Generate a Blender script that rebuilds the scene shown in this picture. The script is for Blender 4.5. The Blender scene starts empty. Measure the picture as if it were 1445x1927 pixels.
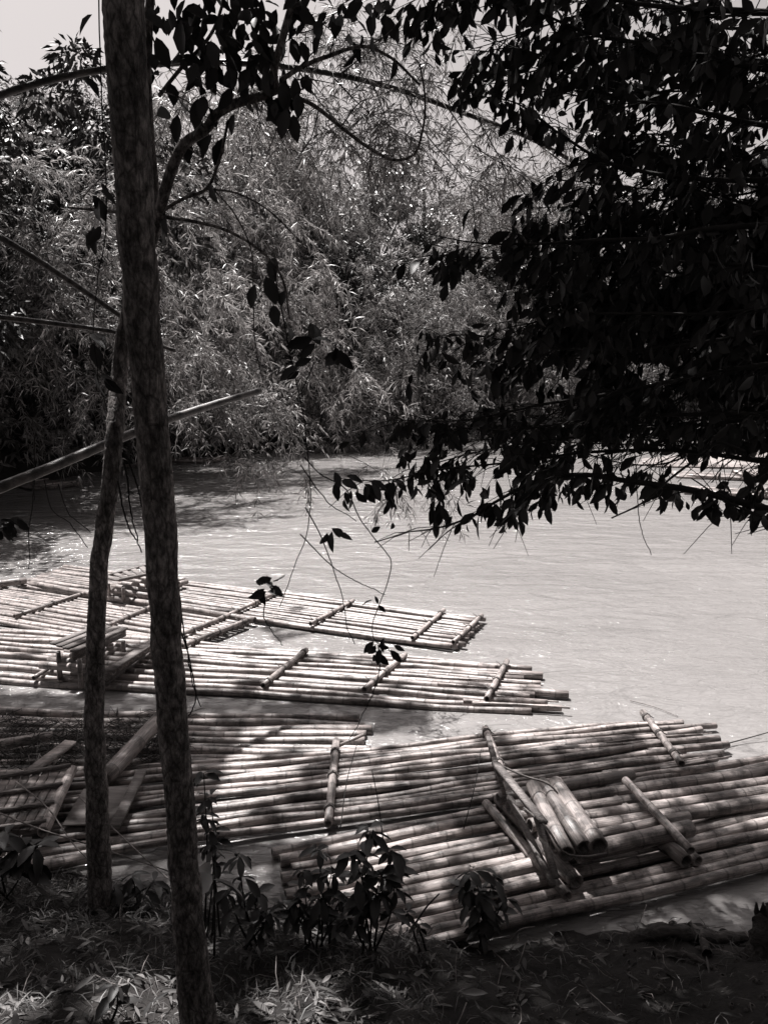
import bpy, math, random
import numpy as np
from mathutils import Vector, Matrix

R = math.radians
rng = np.random.default_rng(11)
random.seed(5)
scn = bpy.context.scene
COL = scn.collection

# ------------------------------------------------------------------ camera
FPX, HOR, CX, CY, CAMZ = 1512.0, 700.0, 722.5, 963.5, 4.0
TH = math.atan((CY - HOR) / FPX)
cam = bpy.data.cameras.new('camera')
cam.sensor_fit = 'VERTICAL'; cam.sensor_height = 36.0; cam.sensor_width = 27.0
cam.lens = 36.0 * FPX / 1927.0
cam.clip_start = 0.05; cam.clip_end = 2000
camo = bpy.data.objects.new('camera', cam); COL.objects.link(camo)
camo.location = (0, 0, CAMZ); camo.rotation_euler = (R(90) - TH, 0, 0)
scn.camera = camo

# ------------------------------------------------------------------ sky, sun, exposure
SUN_EL = R(66); SUN_H = np.array([-0.5, 0.86]); SUN_H /= np.linalg.norm(SUN_H)
SUND = np.array([SUN_H[0] * math.cos(SUN_EL), SUN_H[1] * math.cos(SUN_EL), math.sin(SUN_EL)])
w = bpy.data.worlds.new('World'); scn.world = w; w.use_nodes = True
nt = w.node_tree; nt.nodes.clear()
sky = nt.nodes.new('ShaderNodeTexSky'); sky.sky_type = 'NISHITA'; sky.sun_disc = False
sky.sun_elevation = SUN_EL; sky.sun_rotation = math.atan2(SUND[0], SUND[1])
sky.dust_density = 4.0; sky.air_density = 1.0
bw = nt.nodes.new('ShaderNodeRGBToBW')
mx = nt.nodes.new('ShaderNodeMix'); mx.data_type = 'RGBA'; mx.blend_type = 'MULTIPLY'; mx.inputs[0].default_value = 1
mx.inputs[7].default_value = (1, .93, .92, 1)
bg = nt.nodes.new('ShaderNodeBackground'); bg.inputs[1].default_value = 0.055
wo = nt.nodes.new('ShaderNodeOutputWorld')
nt.links.new(sky.outputs[0], bw.inputs[0]); nt.links.new(bw.outputs[0], mx.inputs[6])
nt.links.new(mx.outputs[2], bg.inputs[0]); nt.links.new(bg.outputs[0], wo.inputs[0])
sun = bpy.data.lights.new('sun', 'SUN'); sun.energy = 4.8; sun.angle = R(0.55); sun.color = (1, .97, .95)
suno = bpy.data.objects.new('sun', sun); COL.objects.link(suno)
suno.rotation_euler = Vector(SUND).to_track_quat('Z', 'Y').to_euler()
scn.view_settings.view_transform = 'Standard'; scn.view_settings.look = 'None'
scn.view_settings.exposure = 1.5; scn.view_settings.gamma = 1.0

# ------------------------------------------------------------------ places
def ray(px, py):
    u = (px - CX) / FPX; v = (CY - py) / FPX
    return np.array([u, math.cos(TH) + v * math.sin(TH), -math.sin(TH) + v * math.cos(TH)])
def P(px, py, z=0.0):
    d = ray(px, py); t = (z - CAMZ) / d[2]; return np.array([0, 0, CAMZ]) + d * t
def D(px, py, Y):
    d = ray(px, py); return np.array([0, 0, CAMZ]) + d * (Y / d[1])
def proj(p):
    p = np.asarray(p, float); q = p - np.array([0, 0, CAMZ])
    f = q[..., 1] * math.cos(TH) - q[..., 2] * math.sin(TH)
    up = q[..., 1] * math.sin(TH) + q[..., 2] * math.cos(TH)
    return CX + FPX * q[..., 0] / f, CY - FPX * up / f
def shore(x):
    return np.interp(x, [-12, -5, -3, -1.8, -.6, .2, 1.2, 2.0, 3.0, 4.2, 12], [7.2, 6.4, 5.9, 5.75, 5.4, 5.2, 5.1, 5.26, 5.3, 5.5, 6.6])
def bank(x, y):
    x = np.asarray(x, float); y = np.asarray(y, float)
    t = shore(x) - y
    z = np.where(t > 0, 0.36 * t + 0.10 * np.minimum(t, .35), 0.45 * t)
    z = z + .035 * np.sin(x * 3.1 + y * 1.7) + .03 * np.sin(x * 7.3 - y * 5.1) + .018 * np.sin(x * 17 + y * 13)
    return z
def G(px, py):
    d = ray(px, py); o = np.array([0, 0, CAMZ])
    t = 1.0
    while t < 12:
        p = o + d * t
        if p[2] < float(bank(p[0], p[1])): return p
        t += .01
    return o + d * t

# ------------------------------------------------------------------ materials (monochrome, slightly warm)
def g(v): return (v, v * .955, v * .94, 1)
def newmat(name):
    m = bpy.data.materials.new(name); m.use_nodes = True
    n = m.node_tree.nodes; b = n['Principled BSDF']
    return m, n, m.node_tree.links, b
def noise_ramp(n, l, vec, scale, stops, detail=4, rough=.6):
    t = n.new('ShaderNodeTexNoise'); t.inputs['Scale'].default_value = scale; t.inputs['Detail'].default_value = detail
    t.inputs['Roughness'].default_value = rough
    if vec is not None: l.new(vec, t.inputs['Vector'])
    r = n.new('ShaderNodeValToRGB'); cr = r.color_ramp
    while len(cr.elements) < len(stops): cr.elements.new(.5)
    for e, (p, v) in zip(cr.elements, stops): e.position = p; e.color = g(v)
    l.new(t.outputs['Fac'], r.inputs[0]); return t, r
def mapping(n, l, scale, kind='Object', addrandom=False):
    tc = n.new('ShaderNodeTexCoord'); mp = n.new('ShaderNodeMapping'); mp.inputs['Scale'].default_value = scale
    l.new(tc.outputs[kind], mp.inputs['Vector'])
    if addrandom:
        oi = n.new('ShaderNodeObjectInfo'); ml = n.new('ShaderNodeMath'); ml.operation = 'MULTIPLY'; ml.inputs[1].default_value = 37
        cb = n.new('ShaderNodeCombineXYZ'); l.new(oi.outputs['Random'], ml.inputs[0])
        for i in range(3): l.new(ml.outputs[0], cb.inputs[i])
        l.new(cb.outputs[0], mp.inputs['Location'])
    return mp.outputs[0]
def mulc(n, l, a, b, fac=1.0):
    m = n.new('ShaderNodeMix'); m.data_type = 'RGBA'; m.blend_type = 'MULTIPLY'; m.inputs[0].default_value = fac
    l.new(a, m.inputs[6]); l.new(b, m.inputs[7]); return m.outputs[2]
def bump(n, l, b, h, dist, strength=1):
    bp = n.new('ShaderNodeBump'); bp.inputs['Distance'].default_value = dist; bp.inputs['Strength'].default_value = strength
    l.new(h, bp.inputs['Height']); l.new(bp.outputs[0], b.inputs['Normal'])

def bamboo_mat(name, lo, hi, ringdark=.55, rough=.42):
    m, n, l, b = newmat(name)
    v = mapping(n, l, (1.6, 9, 9), addrandom=True)
    t, r = noise_ramp(n, l, v, 1.3, [(.36, lo), (.48, (lo + hi) / 2), (.62, hi)], 8, .7)
    v2 = mapping(n, l, (1.2, 45, 45), addrandom=True)
    t2, r2 = noise_ramp(n, l, v2, 2.2, [(.36, .4), (.56, 1.0)], 6)
    c = mulc(n, l, r.outputs[0], r2.outputs[0], .8)
    at = n.new('ShaderNodeAttribute'); at.attribute_name = 'ring'
    mr = n.new('ShaderNodeMapRange'); mr.inputs[3].default_value = 1; mr.inputs[4].default_value = ringdark
    l.new(at.outputs['Fac'], mr.inputs[0])
    c = mulc(n, l, c, mr.outputs[0])
    oi = n.new('ShaderNodeObjectInfo'); m2 = n.new('ShaderNodeMapRange'); m2.inputs[3].default_value = .62; m2.inputs[4].default_value = 1.1
    l.new(oi.outputs['Random'], m2.inputs[0]); c = mulc(n, l, c, m2.outputs[0])
    v3_ = mapping(n, l, (1, 1, 1), addrandom=True)
    t3_, r3_ = noise_ramp(n, l, v3_, 7, [(.40, .38), (.50, 1.0)], 7, .7); c = mulc(n, l, c, r3_.outputs[0], .85)
    l.new(c, b.inputs['Base Color']); b.inputs['Roughness'].default_value = rough; b.inputs['Specular IOR Level'].default_value = .4
    bump(n, l, b, t2.outputs['Fac'], .004)
    return m
def rough_mat(name, lo, hi, scale, stretch=(1, 1, 1), rough=.85, bd=.01, spec=.25, kind='Object'):
    m, n, l, b = newmat(name)
    v = mapping(n, l, stretch, kind)
    t, r = noise_ramp(n, l, v, scale, [(.32, lo), (.68, hi)], 8, .68)
    t2, r2 = noise_ramp(n, l, v, scale * .18, [(.35, .6), (.65, 1)], 3)
    l.new(mulc(n, l, r.outputs[0], r2.outputs[0]), b.inputs['Base Color'])
    b.inputs['Roughness'].default_value = rough; b.inputs['Specular IOR Level'].default_value = spec
    bump(n, l, b, t.outputs['Fac'], bd)
    return m
def leaf_mat(name, lo, hi, rough=.4, spec=.4, trans=0.0):
    m, n, l, b = newmat(name)
    at = n.new('ShaderNodeAttribute'); at.attribute_name = 'tone'
    r = n.new('ShaderNodeMapRange'); r.inputs[3].default_value = lo; r.inputs[4].default_value = hi
    l.new(at.outputs['Fac'], r.inputs[0])
    rgb = n.new('ShaderNodeRGB'); rgb.outputs[0].default_value = g(1)
    l.new(mulc(n, l, rgb.outputs[0], r.outputs[0]), b.inputs['Base Color'])
    b.inputs['Roughness'].default_value = rough; b.inputs['Specular IOR Level'].default_value = spec
    if trans > 0:
        out = n['Material Output']; tr = n.new('ShaderNodeBsdfTranslucent'); ms = n.new('ShaderNodeMixShader'); ms.inputs[0].default_value = trans
        l.new(mulc(n, l, rgb.outputs[0], r.outputs[0]), tr.inputs[0]); l.new(b.outputs[0], ms.inputs[1]); l.new(tr.outputs[0], ms.inputs[2]); l.new(ms.outputs[0], out.inputs[0])
    return m
M = {}
M['bamboo'] = bamboo_mat('dry_bamboo', .17, .45)
M['bamboo_old'] = bamboo_mat('weathered_bamboo', .09, .5)
M['bamboo_seat'] = bamboo_mat('thick_bamboo', .07, .36, .5)
M['wet_bamboo'] = bamboo_mat('wet_bamboo', .2, .35, .6, .2)
M['culm'] = bamboo_mat('living_culm', .03, .11, .3, .4)
M['inside'] = rough_mat('bamboo_hollow', .04, .1, 20)
M['plank'] = rough_mat('grey_plank', .06, .3, 6, (1, 14, 14))
M['board'] = rough_mat('plywood', .14, .24, 5, (1, 6, 1))
def bark_mat():
    m, n, l, b = newmat('mottled_bark'); v = mapping(n, l, (1, 1, .4))
    t, r = noise_ramp(n, l, v, 34, [(.38, .06), (.5, .18), (.62, .42)], 10, .75)
    t2, r2 = noise_ramp(n, l, v, 6, [(.4, .5), (.6, 1)], 5)
    vo = n.new('ShaderNodeTexVoronoi'); vo.feature = 'DISTANCE_TO_EDGE'; vo.inputs['Scale'].default_value = 26; l.new(v, vo.inputs['Vector'])
    mr = n.new('ShaderNodeMapRange'); mr.inputs[2].default_value = .12; mr.inputs[3].default_value = .45; l.new(vo.outputs[0], mr.inputs[0])
    c = mulc(n, l, mulc(n, l, r.outputs[0], r2.outputs[0]), mr.outputs[0], .8); l.new(c, b.inputs['Base Color'])
    b.inputs['Roughness'].default_value = .85; b.inputs['Specular IOR Level'].default_value = .2
    a = n.new('ShaderNodeMath'); a.operation = 'MULTIPLY_ADD'; a.inputs[1].default_value = .5; l.new(mr.outputs[0], a.inputs[0]); l.new(t.outputs['Fac'], a.inputs[2])
    bump(n, l, b, a.outputs[0], .02); return m
M['bark'] = bark_mat()
M['twig'] = rough_mat('dark_twig', .012, .04, 12)
M['vine'] = rough_mat('vine_stem', .01, .03, 12)
M['rope'] = rough_mat('rope', .08, .2, 60)
M['stick'] = rough_mat('dry_stick', .05, .28, 8)
M['driftwood'] = rough_mat('driftwood', .03, .11, 9, (1, 5, 5), .85, .02)
M['earth'] = rough_mat('river_mud', .010, .036, 3.5, (1, 1, 1), .9, .05, .2)
M['hill'] = rough_mat('hill_soil', .015, .04, .6, (1, 1, 1), .95, .2, .1)
M['sand'] = rough_mat('pale_sand', .15, .28, 2.0, (1, 1, 1), .95, .05, .1)
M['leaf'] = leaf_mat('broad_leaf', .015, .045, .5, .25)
M['shrubleaf'] = leaf_mat('shrub_leaf', .014, .04, .45, .3)
M['paleleaf'] = leaf_mat('pale_leaf', .06, .1, .35, .5)
M['bambooleaf'] = leaf_mat('bamboo_leaf', .04, .42, .42, .35, .3)
M['farleaf'] = leaf_mat('far_leaf', .04, .32, .45, .3, .28)
M['treeleaf'] = leaf_mat('dark_tree_leaf', .03, .2, .4, .5, .2)
M['hazeleaf'] = leaf_mat('haze_tinted_leaf', .08, .22, .6, .2, .2)  # leaves coloured paler and flatter to paint in distance haze
M['litter'] = leaf_mat('dry_litter', .01, .13, .7, .25)
M['grassblade'] = leaf_mat('grass_blade', .015, .09, .5, .3)

def water_mat():
    m, n, l, b = newmat('muddy_river_water')
    b.inputs['Roughness'].default_value = .12; b.inputs['IOR'].default_value = 1.33
    v = mapping(n, l, (1, 1, 1)); v2 = mapping(n, l, (.6, 1.3, 1)); v3 = mapping(n, l, (.1, .45, 1))
    mp3, r = noise_ramp(n, l, v3, .8, [(.3, .145), (.7, .19)], 5)
    l.new(r.outputs[0], b.inputs['Base Color'])
    t1 = n.new('ShaderNodeTexNoise'); t1.inputs['Scale'].default_value = 1.6; t1.inputs['Detail'].default_value = 4; t1.inputs['Distortion'].default_value = .6; l.new(v2, t1.inputs['Vector'])
    t2 = n.new('ShaderNodeTexNoise'); t2.inputs['Scale'].default_value = 9; t2.inputs['Detail'].default_value = 4; t2.inputs['Distortion'].default_value = 1.2; l.new(v2, t2.inputs['Vector'])
    a = n.new('ShaderNodeMath'); a.operation = 'MULTIPLY_ADD'; a.inputs[1].default_value = .17
    l.new(t2.outputs['Fac'], a.inputs[0]); l.new(t1.outputs['Fac'], a.inputs[2])
    bump(n, l, b, a.outputs[0], .16, 1)
    return m
M['water'] = water_mat()

# ------------------------------------------------------------------ mesh building
class MB:
    def __init__(s): s.V = []; s.F = []; s.n = 0; s.A = []
    def add(s, V, F, attr=None):
        V = np.asarray(V, float).reshape(-1, 3)
        s.V.append(V)
        F = np.asarray(F, int)
        s.F.append(F + s.n)
        s.A.append(np.full(len(V), 0.0) if attr is None else np.broadcast_to(np.asarray(attr, float), (len(V),)))
        s.n += len(V)
    def build(s, name, mat, parent=None, attr='tone', smooth=True, loc=None):
        V = np.concatenate(s.V); A = np.concatenate(s.A)
        if loc is not None: V = V - np.asarray(loc, float)
        me = bpy.data.meshes.new(name)
        q = [f for f in s.F if f.ndim == 2 and f.shape[1] == 4]; t = [f for f in s.F if f.ndim == 2 and f.shape[1] == 3]
        nq = sum(len(f) for f in q); ntr = sum(len(f) for f in t)
        loops = np.concatenate([f.ravel() for f in q] + [f.ravel() for f in t])
        starts = np.concatenate([np.arange(nq) * 4, nq * 4 + np.arange(ntr) * 3])
        me.vertices.add(len(V)); me.vertices.foreach_set('co', V.astype(np.float32).ravel())
        me.loops.add(len(loops)); me.loops.foreach_set('vertex_index', loops.astype(np.int32))
        me.polygons.add(nq + ntr); me.polygons.foreach_set('loop_start', starts.astype(np.int32))
        me.polygons.foreach_set('loop_total', np.concatenate([np.full(nq, 4), np.full(ntr, 3)]).astype(np.int32))
        if smooth: me.polygons.foreach_set('use_smooth', np.ones(nq + ntr, bool))
        me.update(calc_edges=True); me.validate()
        at = me.attributes.new(attr, 'FLOAT', 'POINT')
        if len(at.data) == len(A): at.data.foreach_set('value', A.astype(np.float32))
        me.materials.append(mat)
        o = bpy.data.objects.new(name, me); COL.objects.link(o)
        if parent is not None: o.parent = parent
        if loc is not None: o.location = tuple(loc)
        return o
def tag(o, label=None, cat=None, group=None, kind=None):
    if label: o['label'] = label
    if cat: o['category'] = cat
    if group: o['group'] = group
    if kind: o['kind'] = kind
    return o
def thing(name, label, cat, loc=(0, 0, 0), rz=0, group=None):
    o = bpy.data.objects.new(name, None); COL.objects.link(o); o.location = tuple(float(v) for v in loc); o.rotation_euler = (0, 0, rz)
    o.empty_display_size = .2
    return tag(o, label, cat, group)
def copy_tree(o, loc, rz=0, sc=1, label=None, group=None):
    c = o.copy(); COL.objects.link(c); c.location = tuple(float(v) for v in loc); c.rotation_euler = (0, 0, rz); c.scale = (sc, sc, sc)
    if label: c['label'] = label
    if group: c['group'] = group
    for ch in list(o.children):
        d = ch.copy(); COL.objects.link(d); d.parent = c
        for s_ in list(ch.children):
            e = s_.copy(); COL.objects.link(e); e.parent = d
    return c

def tube(pts, rad, seg=8, cap=True):
    pts = np.asarray(pts, float); n = len(pts); rad = np.broadcast_to(np.asarray(rad, float), (n,))
    T = np.gradient(pts, axis=0); T /= np.linalg.norm(T, axis=1)[:, None] + 1e-12
    up = np.array([0, 0, 1.0]) if abs(T[0][2]) < .9 else np.array([1.0, 0, 0])
    V = []
    u = np.cross(T[0], up); u /= np.linalg.norm(u)
    a = np.linspace(0, 2 * math.pi, seg, endpoint=False)
    for i in range(n):
        u = u - T[i] * np.dot(u, T[i]); u /= np.linalg.norm(u); v = np.cross(T[i], u)
        V.append(pts[i] + rad[i] * (np.cos(a)[:, None] * u + np.sin(a)[:, None] * v))
    V = np.concatenate(V)
    i = np.arange(n - 1)[:, None] * seg; j = np.arange(seg)[None, :]; j2 = (j + 1) % seg
    F = np.stack([i + j, i + j2, i + seg + j2, i + seg + j], -1).reshape(-1, 4)
    return V, F
def cap_faces(first, seg, V):
    c = V[first:first + seg].mean(0); return c
def add_tube(mb, pts, rad, seg=8, attr=None, cap=True):
    V, F = tube(pts, rad, seg)
    n = len(V) // seg
    if attr is not None and np.ndim(attr) == 1: attr = np.repeat(attr, seg)
    if cap:
        c0 = V[:seg].mean(0); c1 = V[-seg:].mean(0)
        V2 = np.vstack([V, c0, c1]); a = None if attr is None else (np.append(attr, [0, 0]) if np.ndim(attr) else attr)
        mb.add(V2, F, a); base = mb.n - len(V2)
        k = np.arange(seg); k2 = (k + 1) % seg
        T = np.concatenate([np.stack([k2, k, np.full(seg, len(V))], -1), np.stack([(n - 1) * seg + k, (n - 1) * seg + k2, np.full(seg, len(V) + 1)], -1)])
        mb.F.append(T + base)
    else: mb.add(V, F, attr)
def smooth_path(pts, n):
    pts = np.asarray(pts, float)
    d = np.r_[0, np.cumsum(np.linalg.norm(np.diff(pts, axis=0), axis=1))]; d /= d[-1]
    t = np.linspace(0, 1, n); out = np.zeros((n, pts.shape[1]))
    m = np.gradient(pts, d, axis=0)
    k = np.clip(np.searchsorted(d, t, side='right') - 1, 0, len(d) - 2)
    h = (d[k + 1] - d[k])[:, None]; s = ((t - d[k])[:, None]) / h
    out = (2 * s**3 - 3 * s**2 + 1) * pts[k] + (s**3 - 2 * s**2 + s) * h * m[k] + (-2 * s**3 + 3 * s**2) * pts[k + 1] + (s**3 - s**2) * h * m[k + 1]
    return out
def add_box(mb, p0, p1, w_, h_, up=(0, 0, 1)):
    """a board from p0 to p1, width w_ sideways, thickness h_ along up"""
    p0 = np.asarray(p0, float); p1 = np.asarray(p1, float); t = p1 - p0; t /= np.linalg.norm(t)
    s = np.cross(t, np.asarray(up, float)); s /= np.linalg.norm(s); u = np.cross(s, t)
    c = []
    for p in (p0, p1):
        for a, b in ((-1, -1), (1, -1), (1, 1), (-1, 1)): c.append(p + s * a * w_ / 2 + u * b * h_ / 2)
    mb.add(c, [[0, 1, 2, 3][::-1], [4, 5, 6, 7], [0, 1, 5, 4], [1, 2, 6, 5], [2, 3, 7, 6], [3, 0, 4, 7]])

def unit(v): return v / (np.linalg.norm(v, axis=-1, keepdims=True) + 1e-9)
def leaves_quad(mb, pos, dr, L, W, sag=.12):
    n = len(pos); dr = unit(dr); nr = unit(rng.normal(size=(n, 3)) + np.array([0, 0, .6])); s = unit(np.cross(dr, nr))
    L = np.broadcast_to(L, (n,))[:, None]; W = np.broadcast_to(W, (n,))[:, None]
    mid = pos + dr * L * .42; tip = pos + dr * L; tip[:, 2] -= (sag * L)[:, 0]
    V = np.stack([pos, mid + s * W / 2, tip, mid - s * W / 2], 1).reshape(-1, 3)
    F = np.arange(n * 4).reshape(n, 4)
    mb.add(V, F, np.repeat(rng.random(n), 4))
def leaves_broad(mb, pos, dr, L, W, sag=.2, fold=.18, nrm=None, wst=(.6, 1.0, .62)):
    n = len(pos); dr = unit(dr)
    nr = unit(rng.normal(size=(n, 3)) * .7 + np.array([0, 0, .9])) if nrm is None else nrm
    s = unit(np.cross(dr, nr)); u = np.cross(s, dr)
    L = np.broadcast_to(L, (n,))[:, None]; W = np.broadcast_to(W, (n,))[:, None]
    st = [(.18, wst[0]), (.48, wst[1]), (.78, wst[2])]
    vs = [pos]
    for t, wd in st:
        c = pos + dr * L * t - u * (sag * L * t * t)
        vs += [c + s * W / 2 * wd + u * fold * W * wd, c, c - s * W / 2 * wd + u * fold * W * wd]
    vs.append(pos + dr * L - u * sag * L)
    V = np.stack(vs, 1)
    T = [(0, 1, 2), (0, 2, 3), (1, 4, 5), (1, 5, 2), (2, 5, 6), (2, 6, 3), (4, 7, 8), (4, 8, 5), (5, 8, 9), (5, 9, 6), (7, 10, 8), (8, 10, 9)]
    F = (np.array(T)[None] + (np.arange(n) * 11)[:, None, None]).reshape(-1, 3)
    mb.add(V.reshape(-1, 3), F, np.repeat(rng.random(n), 11))

# ------------------------------------------------------------------ the setting: water, banks
def grid(xs, ys, fz):
    X, Y = np.meshgrid(xs, ys); Z = fz(X, Y)
    V = np.stack([X, Y, Z], -1).reshape(-1, 3); nx = len(xs); ny = len(ys)
    i = np.arange(ny - 1)[:, None] * nx; j = np.arange(nx - 1)[None]
    F = np.stack([i + j, i + j + 1, i + nx + j + 1, i + nx + j], -1).reshape(-1, 4)
    return V, F
mb = MB(); mb.add(*grid(np.linspace(-60, 140, 60), np.linspace(3.5, 260, 80), lambda X, Y: X * 0))
tag(mb.build('river_water', M['water']), kind='structure')
mb = MB(); mb.add(*grid(np.linspace(-14, 14, 260), np.linspace(-4, 8.6, 150), bank))
tag(mb.build('near_bank_ground', M['earth']), kind='structure')
# far shoreline strip rising to wooded slopes
SH = smooth_path([(-9.5, -6), (-9.8, 6), (-10.6, 13), (-12.4, 20), (-13.0, 26.3), (-11.5, 33), (-7.6, 39.8), (-2, 45), (2.6, 49.6), (10.6, 58), (24, 68), (48, 80), (110, 96)], 90)
nrm2 = np.gradient(SH, axis=0); nrm2 = unit(nrm2); nrm2 = np.stack([-nrm2[:, 1], nrm2[:, 0]], 1)
rows = [(-1.5, -.5), (0, .02), (.5, .45), (3, 1.2), (9, 2.6), (20, 6), (45, 12), (90, 14)]
V = []
for off, z in rows:
    for i in range(len(SH)):
        q = SH[i] + nrm2[i] * off; V.append([q[0], q[1], z + .12 * math.sin(i * 1.3 + off) * (off > 0) + .2 * math.sin(i * .5 + off * 2) * (off > 2)])
n_ = len(SH); F = [[r * n_ + i, r * n_ + i + 1, (r + 1) * n_ + i + 1, (r + 1) * n_ + i] for r in range(len(rows) - 1) for i in range(n_ - 1)]
mb = MB(); mb.add(V, F); tag(mb.build('far_bank_hills', M['hill']), kind='structure')
# low sand spit at the right, where rafts are drawn up
SPC = np.array([17.0, 36.0])
def spit(X, Y):
    r = np.sqrt(((X - SPC[0]) / 5.5)**2 + ((Y - SPC[1]) / 3.2)**2)
    return .5 * (1 - r) + .06 * np.sin(X * 2.1) * np.cos(Y * 1.7)
mb = MB(); mb.add(*grid(np.linspace(9, 26, 60), np.linspace(30, 43, 50), lambda X, Y: np.maximum(spit(X, Y), -.5)))
tag(mb.build('sand_spit', M['sand']), kind='structure')

# ------------------------------------------------------------------ bamboo poles and rafts
def pole_mesh(mb, L, r, wob=.012, seg=12, taper=.85, hollow=True):
    xs = [0.0]; ring = [0.0]; rr = [1.0]
    x = random.uniform(.08, .3); sp0 = random.uniform(.22, .42)
    while x < L - .04:
        for dx, k, sc in ((-.012, 0, 1.0), (-.003, 1, 1.035), (.004, 1, 1.02), (.014, 0, .99)):
            if xs[-1] < x + dx < L - .005: xs.append(x + dx); ring.append(k); rr.append(sc)
        x += sp0 * random.uniform(.85, 1.2)
    xs.append(L); ring.append(0); rr.append(1.0)
    xs = np.array(xs); ph = random.uniform(0, 6); ph2 = random.uniform(0, 6)
    y = wob * np.sin(xs * 1.3 + ph) + wob * .5 * np.sin(xs * 3.7 + ph2); z = wob * .5 * np.sin(xs * 1.9 + ph2)
    y -= y[0]; z -= z[0]
    rad = r * (1 - (1 - taper) * xs / L) * np.array(rr)
    pts = np.stack([xs, y, z], 1)
    if hollow:
        k = 0.72
        pts = np.vstack([[pts[0] + [.05, 0, 0]], [pts[0]], pts, [pts[-1]], [pts[-1] - [.05, 0, 0]]])
        rad = np.r_[rad[0] * k * .9, rad[0] * k, rad, rad[-1] * k, rad[-1] * k * .9]; ring = np.r_[1, 1, ring, 1, 1]
        # frames need a steady tangent: build straight rings here
    a = np.linspace(0, 2 * math.pi, seg, endpoint=False)
    V = np.stack([np.repeat(pts[:, 0], seg), (pts[:, 1][:, None] + rad[:, None] * np.cos(a)).ravel(), (pts[:, 2][:, None] + rad[:, None] * np.sin(a)).ravel()], 1)
    n = len(pts); i = np.arange(n - 1)[:, None] * seg; j = np.arange(seg)[None]; j2 = (j + 1) % seg
    F = np.stack([i + j, i + seg + j, i + seg + j2, i + j2], -1).reshape(-1, 4)
    at = np.repeat(np.array(ring, float), seg)
    c0, c1 = V[:seg].mean(0), V[-seg:].mean(0); V = np.vstack([V, c0, c1]); at = np.append(at, [1, 1])
    b = mb.n; mb.add(V, F, at); k = np.arange(seg); k2 = (k + 1) % seg
    mb.F.append(np.concatenate([np.stack([k, k2, np.full(seg, len(V) - 2)], -1), np.stack([(n - 1) * seg + k2, (n - 1) * seg + k, np.full(seg, len(V) - 1)], -1)]) + b)
def pole(name, p0, p1, r, mat, parent=None, wob=.012, taper=.85, origin=(0, 0, 0), seg=12):
    p0 = np.asarray(p0, float); p1 = np.asarray(p1, float); L = float(np.linalg.norm(p1 - p0))
    mb = MB(); pole_mesh(mb, L, r, wob, seg, taper)
    o = mb.build(name, mat, parent, attr='ring')
    q = Vector(p1 - p0).to_track_quat('X', 'Z') @ Matrix.Rotation(random.uniform(0, 6.28), 3, 'X').to_quaternion()
    o.rotation_mode = 'QUATERNION'; o.rotation_quaternion = q; o.location = tuple(p0 - np.asarray(origin, float))
    return o
def lashings(mb, a, b, r, n):
    for k in range(n):
        c = a + (b - a) * ((k + .5) / n); t = unit(b - a)
        add_tube(mb, [c - t * .012, c + t * .012], r * 1.12, 8)

def raft(label, group, FL, FR, NR, NL, n, r, mat, cross, z=.06, znear=None, endj=(.05, .25), wob=.014, cr=.035, missing=(), slivers=0):
    """corners as world points; poles run from the L side to the R side"""
    FL, FR, NR, NL = [np.asarray(p, float) for p in (FL, FR, NR, NL)]
    org = (FL + FR + NR + NL) / 4; org[2] = 0
    t = thing('bamboo_raft', label, 'raft', org, 0, group)
    if znear is None: znear = z
    for k in range(n):
        if k in missing: continue
        s = k / (n - 1)
        a = FL + (NL - FL) * s; b = FR + (NR - FR) * s; dd = unit(b - a)
        a = a - dd * random.uniform(0, endj[0]); b = b + dd * random.uniform(-endj[1] * .6, endj[1])
        rr = r * random.uniform(.82, 1.12)
        zz = z + (znear - z) * s + random.uniform(-.008, .012)
        a[2] = b[2] = zz
        if random.random() < .5: a, b = b, a
        pole('pole', a, b, rr, mat, t, wob, .84, org)
    for k in range(slivers):
        s = random.random(); b = FR + (NR - FR) * s; dd = unit(b - (FL + (NL - FL) * s)); b = b + dd * random.uniform(.1, .42); b[2] = z + random.uniform(-.01, .05)
        a = b - dd * random.uniform(.7, 1.6); a[2] = z + .03; pole('split_pole', a, b, random.uniform(.012, .024), mat, t, .02, .5, org, seg=7)
    for (c0, c1, h) in cross:
        c0 = np.array(c0, float); c1 = np.array(c1, float); c0[2] = z + h; c1[2] = znear + h
        cb = pole('crossbar', c0, c1, cr, M['bamboo_old'], t, .004, .95, org)
        for f_ in (.12, .5, .86):
            lm = MB(); c = c0 + (c1 - c0) * (f_ + random.uniform(-.06, .06)); tg = unit(c1 - c0); sd = np.cross(tg, [0, 0, 1.0])
            aa = np.linspace(0, 6.28 * 3.2, 40); hel = c + tg * (np.linspace(-.02, .02, 40))[:, None] + (sd * np.cos(aa)[:, None] + np.array([0, 0, 1.0]) * np.sin(aa)[:, None]) * (cr * 1.12)
            tail = hel[-1] + np.array([[.02, .02, .01], [.05, .01, -.02], [.08, -.03, -.03]]) * random.choice((-1, 1))
            add_tube(lm, np.vstack([hel, tail]), .0055, 5); lo = lm.build('lashing', M['rope'], t, loc=c); lo.location = tuple(c - org)
    return t, org

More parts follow.
